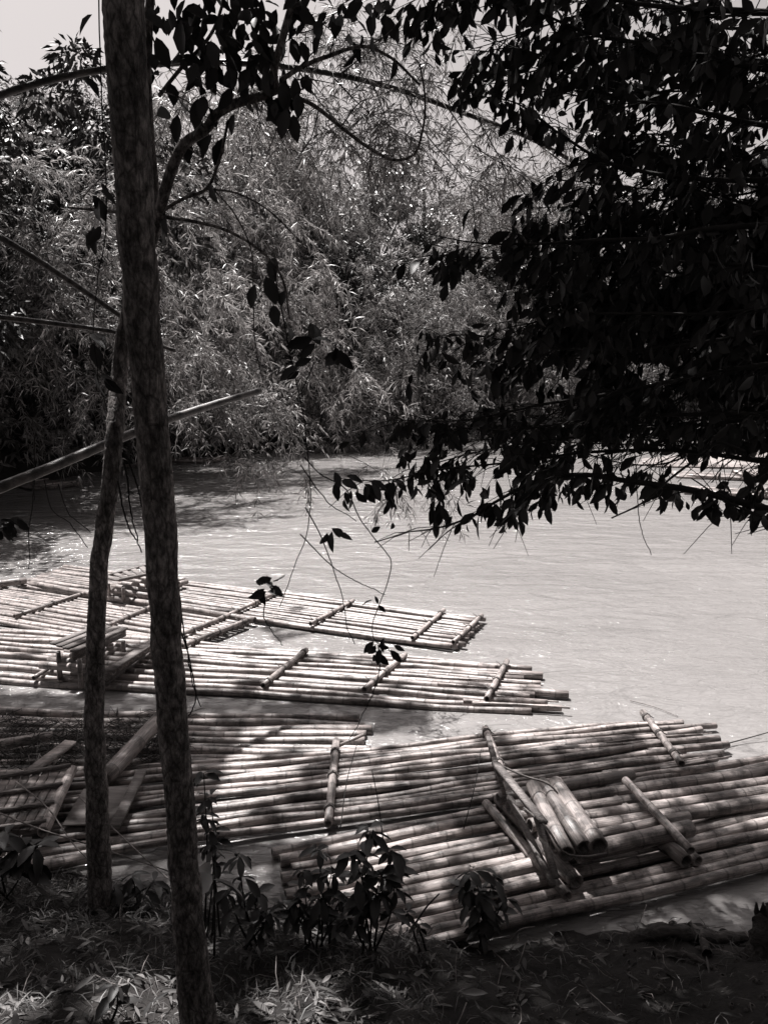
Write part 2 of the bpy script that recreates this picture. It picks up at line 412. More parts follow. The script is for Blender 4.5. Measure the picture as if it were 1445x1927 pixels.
Wp = lambda x, y: P(x, y, .06)
GR = 'bamboo rafts moored along the near bank'
A_t, A_o = raft('far pale raft, outermost of the three upper rafts, with a slatted seat between the trunks', GR,
    Wp(125, 1068), Wp(905, 1166), Wp(857, 1220), Wp(30, 1102), 17, .041, M['bamboo'],
    [(Wp(835, 1156), Wp(775, 1209), .075), (Wp(665, 1138), Wp(585, 1183), .075), (Wp(523, 1122), Wp(432, 1166), .08), (Wp(906, 1166), Wp(852, 1217), .07)], endj=(.1, .12), wob=.008)
C_l = Wp(0, 1098); C_ln = Wp(0, 1168)
C_t, C_o = raft('pale raft between the outermost and middle rafts, ending right of the thick trunk', GR,
    Wp(-420, 1045), Wp(462, 1176), Wp(335, 1226), Wp(-420, 1100), 17, .041, M['bamboo'],
    [(Wp(160, 1124), Wp(28, 1167), .075), (Wp(285, 1150), Wp(180, 1196), .075), (Wp(432, 1166), Wp(300, 1222), .08), (Wp(464, 1176), Wp(345, 1224), .07)], endj=(.1, .06), wob=.008)
B_t, B_o = raft('middle raft with a ragged splintered end pointing at open water', GR,
    Wp(-250, 1165), Wp(965, 1256), Wp(1015, 1335), Wp(-250, 1262), 14, .049, M['bamboo'],
    [(Wp(577, 1234), Wp(496, 1302), .085), (Wp(762, 1243), Wp(686, 1310), .085), (Wp(953, 1255), Wp(916, 1327), .085)], endj=(.1, .5), wob=.02, cr=.04, slivers=7)
F_t, F_o = raft('half sunken raft, its near poles awash under the surface', GR,
    Wp(-300, 1336), Wp(672, 1352), Wp(640, 1450), Wp(-300, 1452), 11, .055, M['bamboo_old'], [], z=.05, znear=-.045, endj=(.1, .25), wob=.02)
D_t, D_o = raft('long mottled raft just behind the nearest one, its far tips fanned out', GR,
    Wp(-260, 1500), Wp(1270, 1356), Wp(1310, 1448), Wp(-260, 1672), 17, .041, M['bamboo_old'],
    [(Wp(633, 1408), Wp(617, 1566), .085), (Wp(1208, 1352), Wp(1282, 1450), .075), (Wp(912, 1384), Wp(962, 1512), .085)], endj=(.1, .5), wob=.022, cr=.04, slivers=8)
# nearest raft
eL = Wp(545, 1598); eR = Wp(1445, 1428); ed = unit(eR - eL); en = np.array([ed[1], -ed[0], 0])
eFR = eL + ed * 9.0; eNR = eFR + en * 1.46; eNL = eL + en * 1.46 + ed * .15
E_t, E_o = raft('nearest raft of thick poles with a raised seat of three fat culms', GR,
    eL, eFR, eNR, eNL, 13, .055, M['bamboo_old'], [], endj=(.25, .1), wob=.02, cr=.045)
def child(name, p0, p1, r, mat, par, org, **k): return pole(name, p0, p1, r, mat, par, origin=org, **k)
def pz(px, py, z): return P(px, py, z)
# raised deck of the nearest raft
zd = .27
p_a = pz(1085, 1606, zd); p_b = pz(1298, 1560, zd)
ddir = unit(p_b - p_a); ddir[2] = 0; dn = np.array([-ddir[1], ddir[0], 0])
Ld = float(np.linalg.norm(p_b - p_a))
deck = pole('raised_deck', p_a, p_b, .075, M['bamboo_seat'], E_t, .006, .95, E_o)
deck['label'] = 'raised deck of thick poles behind the seat'
for k in range(1, 7):
    off = dn * (.155 * k); a = p_a + off - ddir * (.1 + .02 * k); b = p_b + off + (ed * 2.6 + [0, 0, -.19] if 1 < k < 6 else ddir * .1)
    o = pole('deck_pole', a, b, random.uniform(.052, .066), M['bamboo_seat'], E_t, .006, .95, E_o)
# cross pole over it and the stub bearers under it
child('crossbar', pz(1176, 1468, .34), pz(1300, 1600, .36), .036, M['bamboo_old'], E_t, E_o, wob=.004, taper=.95)
child('bearer', pz(1290, 1622, .17) + dn * 1.3, pz(1290, 1622, .17), .062, M['bamboo_seat'], E_t, E_o, wob=.004, taper=1)
child('bearer', pz(1312, 1622, .15) + dn * 1.3, pz(1312, 1622, .15), .045, M['bamboo_old'], E_t, E_o, wob=.004, taper=1)
child('bearer', pz(1085, 1660, .16) + dn * 1.3, pz(1085, 1660, .16), .062, M['bamboo_seat'], E_t, E_o, wob=.004, taper=1)
child('bearer', pz(1068, 1688, .14) + dn * 1.4, pz(1068, 1688, .14), .04, M['bamboo_old'], E_t, E_o, wob=.004, taper=1)
# seat: three thick culms across the raft
for (a, b, r) in (((1002, 1478), (1066, 1606), .062), ((1020, 1474), (1100, 1594), .062), ((1044, 1474), (1126, 1594), .074)):
    s0 = pz(*a, .42); s1 = pz(*b, .42)
    child('seat_pole', s0, s1, r * .95, M['bamboo_seat'], E_t, E_o, wob=.003, taper=1.08, seg=20)
# leaning backrest frame left of the seat
bk0 = pz(918, 1386, .16); bk1 = pz(932, 1436, .62); bk2 = pz(1048, 1668, .34)
mbk = MB()
add_box(mbk, bk0, bk1, .045, .035); add_box(mbk, bk1, pz(1022, 1548, .60), .075, .03, (.3, 0, 1)); add_box(mbk, bk1 + [0, .02, -.03], pz(962, 1535, .1), .045, .035)
add_box(mbk, pz(958, 1500, .33), pz(1040, 1665, .28), .05, .035, (.4, 0, 1)); add_box(mbk, pz(1008, 1535, .56), pz(1046, 1652, .35), .045, .03, (.4, 0, 1))
fr = mbk.build('backrest_frame', M['plank'], E_t, smooth=False, loc=E_o); fr.location = (0, 0, 0)
mbk = MB()
rp = smooth_path([bk1, pz(985, 1460, .6), pz(1040, 1482, .5), pz(1050, 1495, .45)], 12); add_tube(mbk, rp, .009, 6)
o = mbk.build('seat_lashing', M['rope'], E_t, loc=E_o); o.location = (0, 0, 0); mbk = MB()
rp = smooth_path([pz(985, 1520, .62), pz(1030, 1560, .58), pz(1062, 1605, .5), pz(1100, 1612, .44), pz(1140, 1606, .42)], 14); add_tube(mbk, rp, .009, 6)
o = mbk.build('seat_lashing', M['rope'], E_t, loc=E_o); o.location = (0, 0, 0)

# middle raft's raised deck and bench
zb = .26
d0 = pz(215, 1262, zb); d1 = pz(296, 1206, zb); bdir = unit(Wp(985, 1256) - Wp(-250, 1165)); bdir[2] = 0
for k in range(8):
    s = k / 7; e = d0 * (1 - s) + d1 * s
    child('deck_pole', e, e - bdir * (1.05 - .1 * s), .06, M['bamboo'], B_t, B_o, wob=.004)
mbk = MB()
add_box(mbk, pz(198, 1276, .2), pz(292, 1210, .2), .06, .1); add_box(mbk, pz(205, 1262, .34), pz(296, 1202, .34), .12, .03)
add_box(mbk, pz(198, 1286, .1), pz(296, 1218, .1), .07, .06)
o = mbk.build('deck_edge_planks', M['plank'], B_t, smooth=False, loc=B_o); o.location = (0, 0, 0)
mbk = MB()
for k, (a, b) in enumerate((((100, 1212), (186, 1178)), ((112, 1216), (205, 1179)), ((124, 1220), (222, 1180)), ((138, 1226), (236, 1182)))):
    add_box(mbk, pz(*a, .52), pz(*b, .52), .10, .03)
add_box(mbk, pz(138, 1236, .46), pz(236, 1190, .46), .03, .10)
o = mbk.build('bench_seat', M['plank'], B_t, smooth=False, loc=B_o); o.location = (0, 0, 0); o['label'] = 'split bamboo bench seat with a dark front'
for (x, y) in ((110, 1226), (150, 1240), (200, 1196), (232, 1206)):
    b = pz(x, y, .45); child('bench_leg', b - [0, 0, .38], b, .035, M['bamboo_old'], B_t, B_o, wob=.0)
child('bearer', pz(98, 1238, .18), pz(165, 1238, .18) + bdir * .2, .05, M['bamboo_old'], B_t, B_o, wob=.003)
child('bearer', pz(64, 1276, .12), pz(110, 1246, .16), .03, M['bamboo_old'], B_t, B_o, wob=.003)

# far raft's raised slatted seat between the two trunks
mbk = MB()
add_box(mbk, pz(200, 1084, .5), pz(282, 1062, .5), .04, .04); add_box(mbk, pz(224, 1092, .5), pz(290, 1078, .5), .04, .05)
for k in range(6):
    s = k / 5; a = pz(200, 1084, .5) * (1 - s) + pz(282, 1062, .5) * s; b = pz(224, 1092, .5) * (1 - s) + pz(292, 1076, .5) * s; add_box(mbk, a, b, .10, .018)
o = mbk.build('slatted_seat', M['plank'], A_t, smooth=False, loc=A_o); o.location = (0, 0, 0)
adir = unit(Wp(905, 1166) - Wp(125, 1068)); adir[2] = 0
for k in range(6):
    s = k / 5; a = pz(200, 1110, .22) * (1 - s) + pz(262, 1082, .22) * s
    child('deck_pole', a, a + adir * 1.05, .055, M['bamboo'], A_t, A_o, wob=.004)
for (x, y) in ((205, 1098), (232, 1106), (285, 1084), (262, 1078)):
    b = pz(x, y, .36); child('seat_leg', b - [0, 0, .26], b, .03, M['bamboo_old'], A_t, A_o, wob=0)
child('bearer', pz(255, 1126, .16), pz(352, 1094, .2), .055, M['bamboo_old'], A_t, A_o, wob=.003)
child('bearer', pz(262, 1130, .10), pz(340, 1102, .12), .05, M['bamboo_old'], A_t, A_o, wob=.003)
# thick side pole on the far raft
child('side_pole', Wp(60, 1104) + [0, 0, .05], Wp(480, 1172) + [0, 0, .05], .065, M['bamboo'], A_t, A_o)
child('side_pole', Wp(-60, 1120) + [0, 0, .12], Wp(50, 1103) + [0, 0, .12], .075, M['bamboo_old'], C_t, C_o)

# loose poles, boards and panel at the left of the long raft
def loose(name, label, cat, p0, p1, r, mat='bamboo_old', group=None, taper=.9):
    p0 = np.asarray(p0, float); o = pole(name, p0, p1, r, M[mat], None, .006, taper, seg=14)
    return tag(o, label, cat, group)
loose('bamboo_pole', 'stout propped bamboo pole slanting between the two trunks above the brush', 'pole', pz(196, 1466, .2), pz(300, 1352, .35), .085, 'bamboo_seat')
loose('bamboo_pole', 'short dark bamboo pole lying on the brush at the left edge', 'pole', pz(-30, 1406, .15), pz(100, 1386, .15), .06)
loose('bamboo_pole', 'lone pale bamboo pole on the mud left of the thinner trunk', 'pole', pz(30, 1640, .14), pz(180, 1612, .14), .05, 'bamboo')
loose('bamboo_pole', 'upright edge pole along the right side of the slatted panel', 'pole', pz(82, 1566, .25), pz(136, 1448, .25), .05, 'bamboo_old')
loose('bamboo_pole', 'bent stub of bamboo jutting from the half sunken raft tips', 'pole', pz(636, 1404, .1), pz(684, 1382, .2), .02, 'bamboo')
mbk = MB(); add_box(mbk, pz(60, 1452, .22), pz(134, 1396, .24), .13, .03)
tag(mbk.build('plank', M['bamboo'], None, attr='ring', smooth=False), 'pale plank above the slatted panel', 'plank')
mbk = MB(); add_box(mbk, pz(216, 1558, .2), pz(268, 1450, .2), .09, .035)
tag(mbk.build('plank', M['plank'], None, smooth=False), 'narrow plank along the right edge of the plywood sheet', 'plank')
mbk = MB()
b0, b1, b2, b3 = pz(118, 1552, .17), pz(232, 1548, .17), pz(258, 1476, .17), pz(158, 1484, .17)
low = [p - np.array([0, 0, .015]) for p in (b0, b1, b2, b3)]
mbk.add([b0, b1, b2, b3] + low, [[0, 1, 2, 3], [7, 6, 5, 4], [0, 4, 5, 1], [1, 5, 6, 2], [2, 6, 7, 3], [3, 7, 4, 0]])
tag(mbk.build('plywood_sheet', M['board'], None, smooth=False), 'dark plywood sheet lying behind the thinner trunk', 'board')
sp = thing('slatted_panel', 'slatted bamboo panel propped on the raft at the far left', 'panel', pz(60, 1500, .2))
so = np.array(sp.location)
for k in range(4):
    s = k / 3; mbk = MB(); add_box(mbk, pz(0 - 30 * s, 1462 + 100 * s, .3), pz(134 - 46 * s, 1440 + 105 * s, .3), .035, .03)
    o = mbk.build('rail', M['plank'], sp, smooth=False, loc=so); o.location = (0, 0, 0)
mbk = MB()
for k in range(8):
    s = k / 7; add_box(mbk, pz(-60 + 125 * s, 1562, .27), pz(5 + 118 * s, 1450, .27), .07, .012)
o = mbk.build('slats', M['bamboo_old'], sp, attr='ring', smooth=False, loc=so); o.location = (0, 0, 0)

# distant rafts: copies
GF = 'rafts moored far off along the river'
for (x, y, rz, lab, gname) in ((95, 905, -.6 + .25, 'distant raft drawn up under the leaning culm at far left', None), (185, 882, .3, 'second distant raft by the left far bank, beside the thinner trunk', None),
                        (330, 868, .1, 'distant raft glimpsed right of the big trunk along the far bank', None)):
    p = P(x, y, 0); base = np.array([p[0] - 3.2, p[1] + (1.0 if x < 300 else .6), 0])
    copy_tree(C_t, base, rz + .15, 1, lab, GF)
for (x, y, rz, lab) in ((1330, 880, .1, 'far raft with a small seat moored off the sand spit'), (1400, 905, -.05, 'bright far raft in front of the seated raft near the right edge'), (1440, 940, -.12, 'nearer bright raft cut by the right edge under the leafy branch')):
    p = P(x, y, 0); copy_tree(A_t if y == 880 else D_t if False else A_t, (p[0] + 2.0, p[1], 0), rz + .12 + 3.14 * (y == 880), 1, lab, GF)

# ------------------------------------------------------------------ foreground trees
def px_path(lst): return np.array([D(a, b, c) for a, b, c in lst])
base1 = G(374, 1935)
t1 = thing('tree', 'thick straight tree trunk with mottled bark crossing the whole picture', 'tree', base1)
Y1 = base1[1]
pp = px_path([(230, -330, Y1 - .40), (230, 0, Y1 - .33), (245, 250, Y1 - .28), (262, 500, Y1 - .23), (280, 750, Y1 - .18), (304, 1040, Y1 - .13), (323, 1340, Y1 - .08), (345, 1600, Y1 - .04), (360, 1800, Y1 - .01)])
pts = np.vstack([pp, [base1 + [0, 0, .05]], [base1 + [0.01, 0, -.25]]])[::-1]
rad = np.array([.125, .108, .092, .082, .079, .080, .081, .083, .085, .088, .085]) * (Y1 / 4.15)
sp_ = smooth_path(np.hstack([pts, rad[:, None]]), 70)
def bark_tube(mb, path4, seg=20, k=.03):
    if len(path4) > 50: seg = 32; path4 = smooth_path(path4, 320); k = .022
    V, F = tube(path4[:, :3], path4[:, 3], seg)
    V = V + rng.normal(size=V.shape) * path4[:, 3].repeat(seg)[:, None] * k
    V[:, 0] += path4[:, 3].repeat(seg) * .07 * np.sin(V[:, 2] * 9 + 3 * np.sin(V[:, 2] * 4.3))
    mb.add(V, F)
mb = MB(); bark_tube(mb, sp_)
top1 = pp[0]
for (dx, dy, dz, r0) in ((-2.5, 4, 5, .06), (1.0, 5, 5.5, .06), (-.5, 2, 5, .05), (0.8, 9, 7, .05), (-3.5, 8, 7, .045)):
    e = top1 + np.array([dx, dy, dz]); m_ = top1 + np.array([dx * .3, dy * .25, dz * .6])
    q = smooth_path([top1, m_, e], 12); bark_tube(mb, np.hstack([q, np.linspace(r0, .015, 12)[:, None]]), 8)
o = mb.build('trunk', M['bark'], t1, loc=base1); o.location = (0, 0, 0)

base2 = G(192, 1702)
t2 = thing('tree', 'slimmer dark trunk left of the thick one, bending behind it and forking', 'tree', base2)
T2 = [(190, 1700, None, .085), (186, 1600, base2[1] - .02, .080), (182, 1480, base2[1] - .03, .072), (178, 1340, base2[1] - .04, .064), (181, 1180, base2[1] - .05, .058), (190, 1040, base2[1] - .05, .056), (202, 960, base2[1] - .05, .055), (214, 830, base2[1] - .05, .053), (225, 700, 5.22, .051), (240, 600, 5.2, .048), (268, 500, 5.17, .043), (294, 420, 5.1, .042)]
q = [np.r_[base2 - [0, 0, .2], .11]] + [np.r_[D(a, b, c or base2[1] - .02), r] for a, b, c, r in T2]
mb = MB(); bark_tube(mb, smooth_path(np.array(q), 60), 16)
def limb(mb, lst, r0, r1, seg=10, n=26):
    p = px_path(lst); q = smooth_path(p, n); bark_tube(mb, np.hstack([q, np.linspace(r0, r1, n)[:, None]]), seg); return q
la = limb(mb, [(294, 425, 5.1), (287, 330, 5.05), (279, 220, 5.0), (277, 110, 4.95), (283, 0, 4.9), (290, -200, 4.9)], .034, .022)
lb = limb(mb, [(294, 425, 5.1), (312, 355, 5.0), (330, 300, 4.95), (350, 268, 4.9), (388, 243, 4.9), (404, 218, 4.85), (440, 196, 4.85), (490, 182, 4.8), (522, 168, 4.8)], .036, .024)
lc = limb(mb, [(520, 175, 4.8), (516, 140, 4.8), (527, 90, 4.75), (540, 40, 4.75), (553, 0, 4.7), (575, -120, 4.6)], .024, .015)
ld = limb(mb, [(522, 172, 4.8), (555, 182, 4.8), (588, 197, 4.85), (640, 238, 4.9), (700, 282, 4.95), (745, 302, 5.0), (778, 292, 5.0), (794, 250, 5.0), (800, 190, 5.0), (790, 120, 5.0)], .013, .005)
le = limb(mb, [(305, 408, 5.05), (370, 418, 5.0), (440, 440, 4.9), (500, 480, 4.9), (530, 520, 4.85), (545, 600, 4.85)], .012, .005)
lf = limb(mb, [(305, 398, 5.05), (345, 374, 5.0), (388, 356, 5.0), (410, 310, 4.95), (430, 225, 4.9)], .011, .008)
lg = limb(mb, [(388, 356, 5.0), (440, 362, 4.95), (500, 392, 4.9), (560, 450, 4.9), (585, 480, 4.9)], .007, .003)
lh = limb(mb, [(530, 150, 4.8), (570, 125, 4.8), (620, 105, 4.8), (690, 88, 4.8), (730, 105, 4.8), (790, 160, 4.8)], .014, .006)
li = limb(mb, [(400, 355, 5.0), (440, 400, 4.9), (470, 460, 4.9), (477, 560, 4.9), (480, 640, 4.9), (495, 720, 4.9)], .005, .003)
lj = limb(mb, [(300, 180, 5.0), (340, 130, 4.9), (400, 60, 4.9), (430, -30, 4.9)], .012, .008)
for (x0, y0, x1, y1) in ((300, 170, 400, 230), (283, 60, 380, 150), (520, 130, 430, 60), (540, 60, 640, 20), (545, 180, 500, 300), (600, 205, 560, 300), (640, 240, 720, 190), (700, 282, 690, 380), (560, 150, 640, 160), (330, 300, 300, 240), (388, 243, 330, 180), (480, 185, 500, 260), (620, 105, 600, 40), (690, 88, 760, 30), (430, 190, 390, 120), (345, 270, 420, 330)):
    mx_, my_ = (x0 + x1) / 2 + rng.normal() * 12, (y0 + y1) / 2 + rng.normal() * 12
    limb(mb, [(x0, y0, 4.85), (mx_, my_, 4.8), (x1, y1, 4.75)], .005, .0018, 5, 14)
    limb(mb, [(mx_, my_, 4.8), (mx_ + rng.normal() * 30, my_ + 45, 4.8)], .003, .0015, 4, 6)
lk = limb(mb, [(235, 400, 5.2), (180, 395, 5.2), (128, 390, 5.2)], .012, .008)
o = mb.build('trunk', M['bark'], t2, loc=base2); o.location = (0, 0, 0)
# leaves of the forked tree
mb = MB()
def hang_leaves(mb, path, n, spread, L, W, down=1.0, t0=0, t1=1, sag=.15, mat=None):
    k = rng.uniform(t0, t1, n) * (len(path) - 1); i = k.astype(int); i = np.minimum(i, len(path) - 2); f = (k - i)[:, None]
    pos = path[i] * (1 - f) + path[i + 1] * f + rng.normal(size=(n, 3)) * spread
    dr = unit(rng.normal(size=(n, 3)) * [.65, .65, .45] + [0, 0, -down])
    LL = L * rng.uniform(.7, 1.2, n)
    leaves_broad(mb, pos, dr, LL, LL * W * rng.uniform(.85, 1.15, n), sag, nrm=unit(rng.normal(size=(n, 3)) * [.6, 1, .3] + [0, -.6, .3]))
hang_leaves(mb, lc, 40, .11, .11, .5, .8)
hang_leaves(mb, lb, 5, .05, .15, .55, 1.2, .6, 1)
hang_leaves(mb, lj, 40, .14, .15, .5, 1.0)
hang_leaves(mb, la, 30, .12, .14, .5, 1.0, .55, 1)
hang_leaves(mb, ld, 6, .03, .15, .55, 1.2, 0, .15)
hang_leaves(mb, le, 5, .05, .14, .5, 1.2, .6, 1); hang_leaves(mb, lf, 5, .08, .14, .5, 1.2)
clus = np.array([D(a, b, 4.8) for a, b in ((380, 20), (420, 60), (460, 30), (400, 110), (450, 100), (490, 70), (370, 70), (430, 10), (470, 110), (500, 20), (350, 100), (330, 10), (520, 130), (640, 30), (690, 40), (715, 20), (560, 15))])
for c in clus: hang_leaves(mb, np.array([c, c + [.03, 0, .03]]), 11, .085, .115, .5, .9)
for (x, y, l) in ((373, 205, .16), (335, 235, .15), (437, 185, .14), (385, 200, .14), (495, 160, .13), (530, 175, .16), (555, 165, .13), (560, 195, .14), (540, 225, .16), (552, 235, .15), (517, 210, .09), (500, 540, .17), (480, 555, .14), (395, 365, .12)):
    p = D(x, y - 20, 4.75)[None]; leaves_broad(mb, p, np.array([[rng.normal() * .35, rng.normal() * .2, -1]]), [l], [l * .52], .12, nrm=unit(np.array([[rng.normal() * .5, -1, .2]])))
o = mb.build('leaves', M['leaf'], t2, loc=base2); o.location = (0, 0, 0)

# unseen crowns out of frame, shaped from a shade map to cast the dapple
def shade(x, y):
    s = np.zeros_like(x)
    s = np.where((y >= 5.45) & (y < 7.9) & (x > -1.1), .50, s)
    s = np.where((y >= 5.2) & (y < 6.6) & (x > -.6) & (x < 1.1), .20, s)
    s = np.where((y >= 5.9) & (y < 7.9 - .35 * np.sin(x * 4)) & (x > 1.1), .44, s)
    s = np.where((y >= 8.5) & (y < 9.42) & (x < .5), .93, s)
    s = np.where((y >= 9.42) & (y < 10.8) & (x < 0), .30, s)
    s = np.where((y >= 9.2) & (y < 10.6) & (x >= 0) & (x < 2), .10, s)
    s = np.where((x < -1.6) & (y < 9.6) & (y > 6), .95, s)
    s = np.where((x < -1.2) & (x > -3) & (y > 10.8) & (y < 13), .16, s)
    s = np.where(y < np.where(x < -.45, 6.15, 5.45 + .3 * np.clip(x - .8, 0, 3)), .975, s)
    s = np.where((x > 3.0) & (y > 6.2), 0, s); s = np.where((x > 3.0) & (y > 6.2) & (y < 7.5), .3, s)
    for (a, b, r) in ((295, 1895, .34), (560, 1900, .30), (10, 1905, .24), (395, 1790, .1), (590, 1760, .1)):
        q = G(a, b); s = np.where((x - q[0])**2 + (y - q[1])**2 < r * r, .0, s)
    q = P(1072, 1545, .42); s = np.where((x - q[0])**2 / .14 + (y - q[1])**2 / .42 < 1, .04, s)
    return s
N = 120000
gx = rng.uniform(-7, 6.5, N); gy = rng.uniform(0, 14.2, N)
area = 13.5 * 14.2
dens = -np.log(1 - shade(gx, gy)) / .0075
# clustered: gate by low-frequency noise
nz = .5 + .5 * (np.sin(gx * 5.1 + 2 * np.sin(gy * 3.3)) * np.sin(gy * 6.3 + 2 * np.sin(gx * 4.1)))
gate = np.where(shade(gx, gy) > .8, 1, .25 + 1.5 * nz)
keep = rng.random(N) < dens * gate * area / N
gx, gy = gx[keep], gy[keep]
lowm = shade(gx, gy) < .8
gxk, gyk = gx[~lowm], gy[~lowm]
NC = 9000
cx_ = rng.uniform(-7, 6.5, NC); cy_ = rng.uniform(0, 14.2, NC); sc_ = shade(cx_, cy_)
dc = np.where(sc_ < .8, -np.log(1 - sc_) / .085, 0); kc = rng.random(NC) < dc * area / NC
cx_, cy_ = cx_[kc], cy_[kc]; rc = rng.uniform(.07, .24, len(cx_)); nl = (16 * (rc / .16)**2).astype(int) + 3
ci = np.repeat(np.arange(len(cx_)), nl); rr_ = rc[ci] * np.sqrt(rng.random(len(ci))); an_ = rng.uniform(0, 6.28, len(ci))
gx = np.r_[gxk, cx_[ci] + rr_ * np.cos(an_)]; gy = np.r_[gyk, cy_[ci] + rr_ * np.sin(an_)]
hz = np.r_[rng.uniform(1.0, 1.22, len(gxk)), rng.uniform(1.0, 1.18, len(cx_))[ci] + rng.normal(size=len(ci)) * .008]
k = len(gx)
base_h = np.clip(4 + .417 * (gy + .5 * 10) + .6, 6.8, 14)
gz = base_h / (1 - .417 * .445 * .9) * hz
gz0 = np.where(gy < 6.6, bank(gx, gy), .1)
pos = np.stack([gx + SUND[0] / SUND[2] * (gz - gz0), gy + SUND[1] / SUND[2] * (gz - gz0), gz], 1)
ux, uy = proj(pos); ok = ~((uy > -25) & (ux > -30) & (ux < 1475))
pos = pos[ok]; half = rng.random(len(pos)) < .5
for tr, msk, b_ in ((t1, half, base1), (t2, ~half, base2)):
    mb = MB(); q = pos[msk]; dr = unit(rng.normal(size=q.shape) * [1, 1, .5]); leaves_quad(mb, q - dr * .1, dr, .2 * rng.uniform(.7, 1.3, len(q)), .11, .1)
    o = mb.build('crown', M['leaf'], tr, loc=b_); o.location = (0, 0, 0)  # unseen crown leaves, placed for the shade they cast

# ------------------------------------------------------------------ leafy tree at the right, branches reaching in
rb = np.array([5.2, 4.6, 0.0]); rb[2] = float(bank(rb[0], rb[1]))
t3 = thing('tree', 'dark broadleaved tree at the right, drooping leafy branches hanging over the river', 'tree', rb)
mb = MB()
tp = smooth_path([rb - [0, 0, .3], rb + [-.2, .2, 2], rb + [-.5, .6, 4.5], rb + [-.6, 1.0, 8]], 24)
bark_tube(mb, np.hstack([tp, np.linspace(.17, .07, 24)[:, None]]), 16)
BR = [
 ([(1560, 985, 5.0), (1445, 958, 5.1), (1300, 922, 5.2), (1180, 905, 5.3), (1090, 893, 5.4), (1010, 905, 5.5), (940, 940, 5.6), (880, 975, 5.7), (830, 992, 5.7), (750, 1003, 5.8)], .030, .004, 1.0),
 ([(1090, 893, 5.4), (1040, 900, 5.4), (1000, 930, 5.4), (975, 965, 5.4), (930, 985, 5.4)], .008, .003, 1.0),
 ([(1560, 880, 5.2), (1445, 870, 5.3), (1300, 850, 5.5), (1120, 850, 5.7), (960, 870, 5.8), (820, 885, 5.9), (720, 905, 6.0), (640, 900, 6.1)], .018, .003, .9),
 ([(1560, 760, 5.2), (1400, 790, 5.4), (1200, 810, 5.6), (1020, 830, 5.8), (900, 850, 6.0), (790, 880, 6.1)], .018, .003, 1.2),
 ([(1560, 780, 5.0), (1300, 780, 5.3), (1100, 790, 5.5), (950, 810, 5.7), (840, 800, 5.8), (770, 780, 5.9)], .018, .003, 1.2),
 ([(1560, 670, 5.0), (1350, 700, 5.2), (1180, 735, 5.4), (1000, 765, 5.7), (880, 790, 5.8), (720, 790, 6.0)], .02, .003, 1.2),
 ([(1560, 600, 5.0), (1350, 640, 5.3), (1180, 660, 5.6), (1000, 650, 5.9), (880, 630, 6.0), (800, 640, 6.2)], .018, .003, .8),
 ([(1560, 560, 4.8), (1350, 590, 5.0), (1180, 590, 5.2), (1020, 600, 5.4), (940, 640, 5.5)], .015, .003, .8),
 ([(1560, 430, 4.8), (1445, 425, 4.9), (1340, 430, 5.0), (1240, 448, 5.2), (1120, 452, 5.3), (980, 460, 5.5), (880, 455, 5.6), (805, 440, 5.7)], .022, .003, .9),
 ([(1560, 520, 4.9), (1400, 500, 5.2), (1200, 490, 5.4), (1050, 485, 5.6), (900, 485, 5.8), (800, 480, 6)], .015, .003, .8),
 ([(1560, 330, 4.8), (1400, 340, 5.1), (1250, 330, 5.3), (1130, 300, 5.5), (1050, 250, 5.6), (960, 190, 5.8), (880, 180, 5.9)], .02, .003, .9),
 ([(1560, 250, 4.8), (1400, 230, 5.0), (1270, 200, 5.2), (1150, 180, 5.4), (1050, 120, 5.5), (960, 90, 5.6), (900, 100, 5.7)], .02, .003, 1.1),
 ([(1560, 150, 4.7), (1380, 120, 4.9), (1250, 90, 5.1), (1100, 60, 5.3), (980, 10, 5.5), (900, -10, 5.6)], .02, .004, 1.3),
 ([(1560, 30, 4.7), (1380, 20, 4.9), (1220, 10, 5.2), (1050, -20, 5.4), (900, -40, 5.6), (820, -10, 5.8), (750, -10, 5.8)], .02, .004, 1.4),
 ([(1500, 200, 6.2), (1350, 260, 6.3), (1250, 380, 6.4), (1200, 520, 6.5), (1150, 650, 6.5), (1080, 760, 6.5)], .016, .004, 1.2),
 ([(1560, 480, 6.2), (1400, 600, 6.3), (1300, 700, 6.4), (1180, 800, 6.4), (1080, 850, 6.3), (990, 880, 6.2)], .016, .004, 1.3),
 ([(1560, 380, 5.8), (1400, 400, 5.9), (1250, 560, 6.0), (1100, 560, 6.1), (960, 540, 6.1)], .014, .003, .7),
 ([(1400, 850, 4.9), (1345, 835, 4.9), (1320, 855, 4.9), (1255, 905, 5.0), (1210, 945, 5.0), (1150, 975, 5.0)], .011, .005, .08),
 ([(1560, 1010, 4.8), (1445, 975, 4.9), (1380, 950, 5.0), (1300, 900, 5.1)], .014, .004, .9),
 ([(1500, 700, 5.6), (1400, 660, 5.8), (1300, 740, 5.8), (1230, 800, 5.9)], .012, .004, 1.3),
]
extra = []
for k in range(52):
    y0 = rng.uniform(-40, 860); a = rng.uniform(860, 1180)
    extra.append(([(1580, y0 + rng.uniform(-60, 60), 5.4), (1400, y0 + rng.uniform(-60, 60), 5.7 + rng.uniform(0, .8)), (1250, y0 + rng.uniform(-50, 50), 5.9 + rng.uniform(0, .8)), (max(a, 1000 if 250 < y0 < 600 else 860), y0 + rng.uniform(-30, 60), 6.2)], .012, .003, .8))
LP, LD = [], []
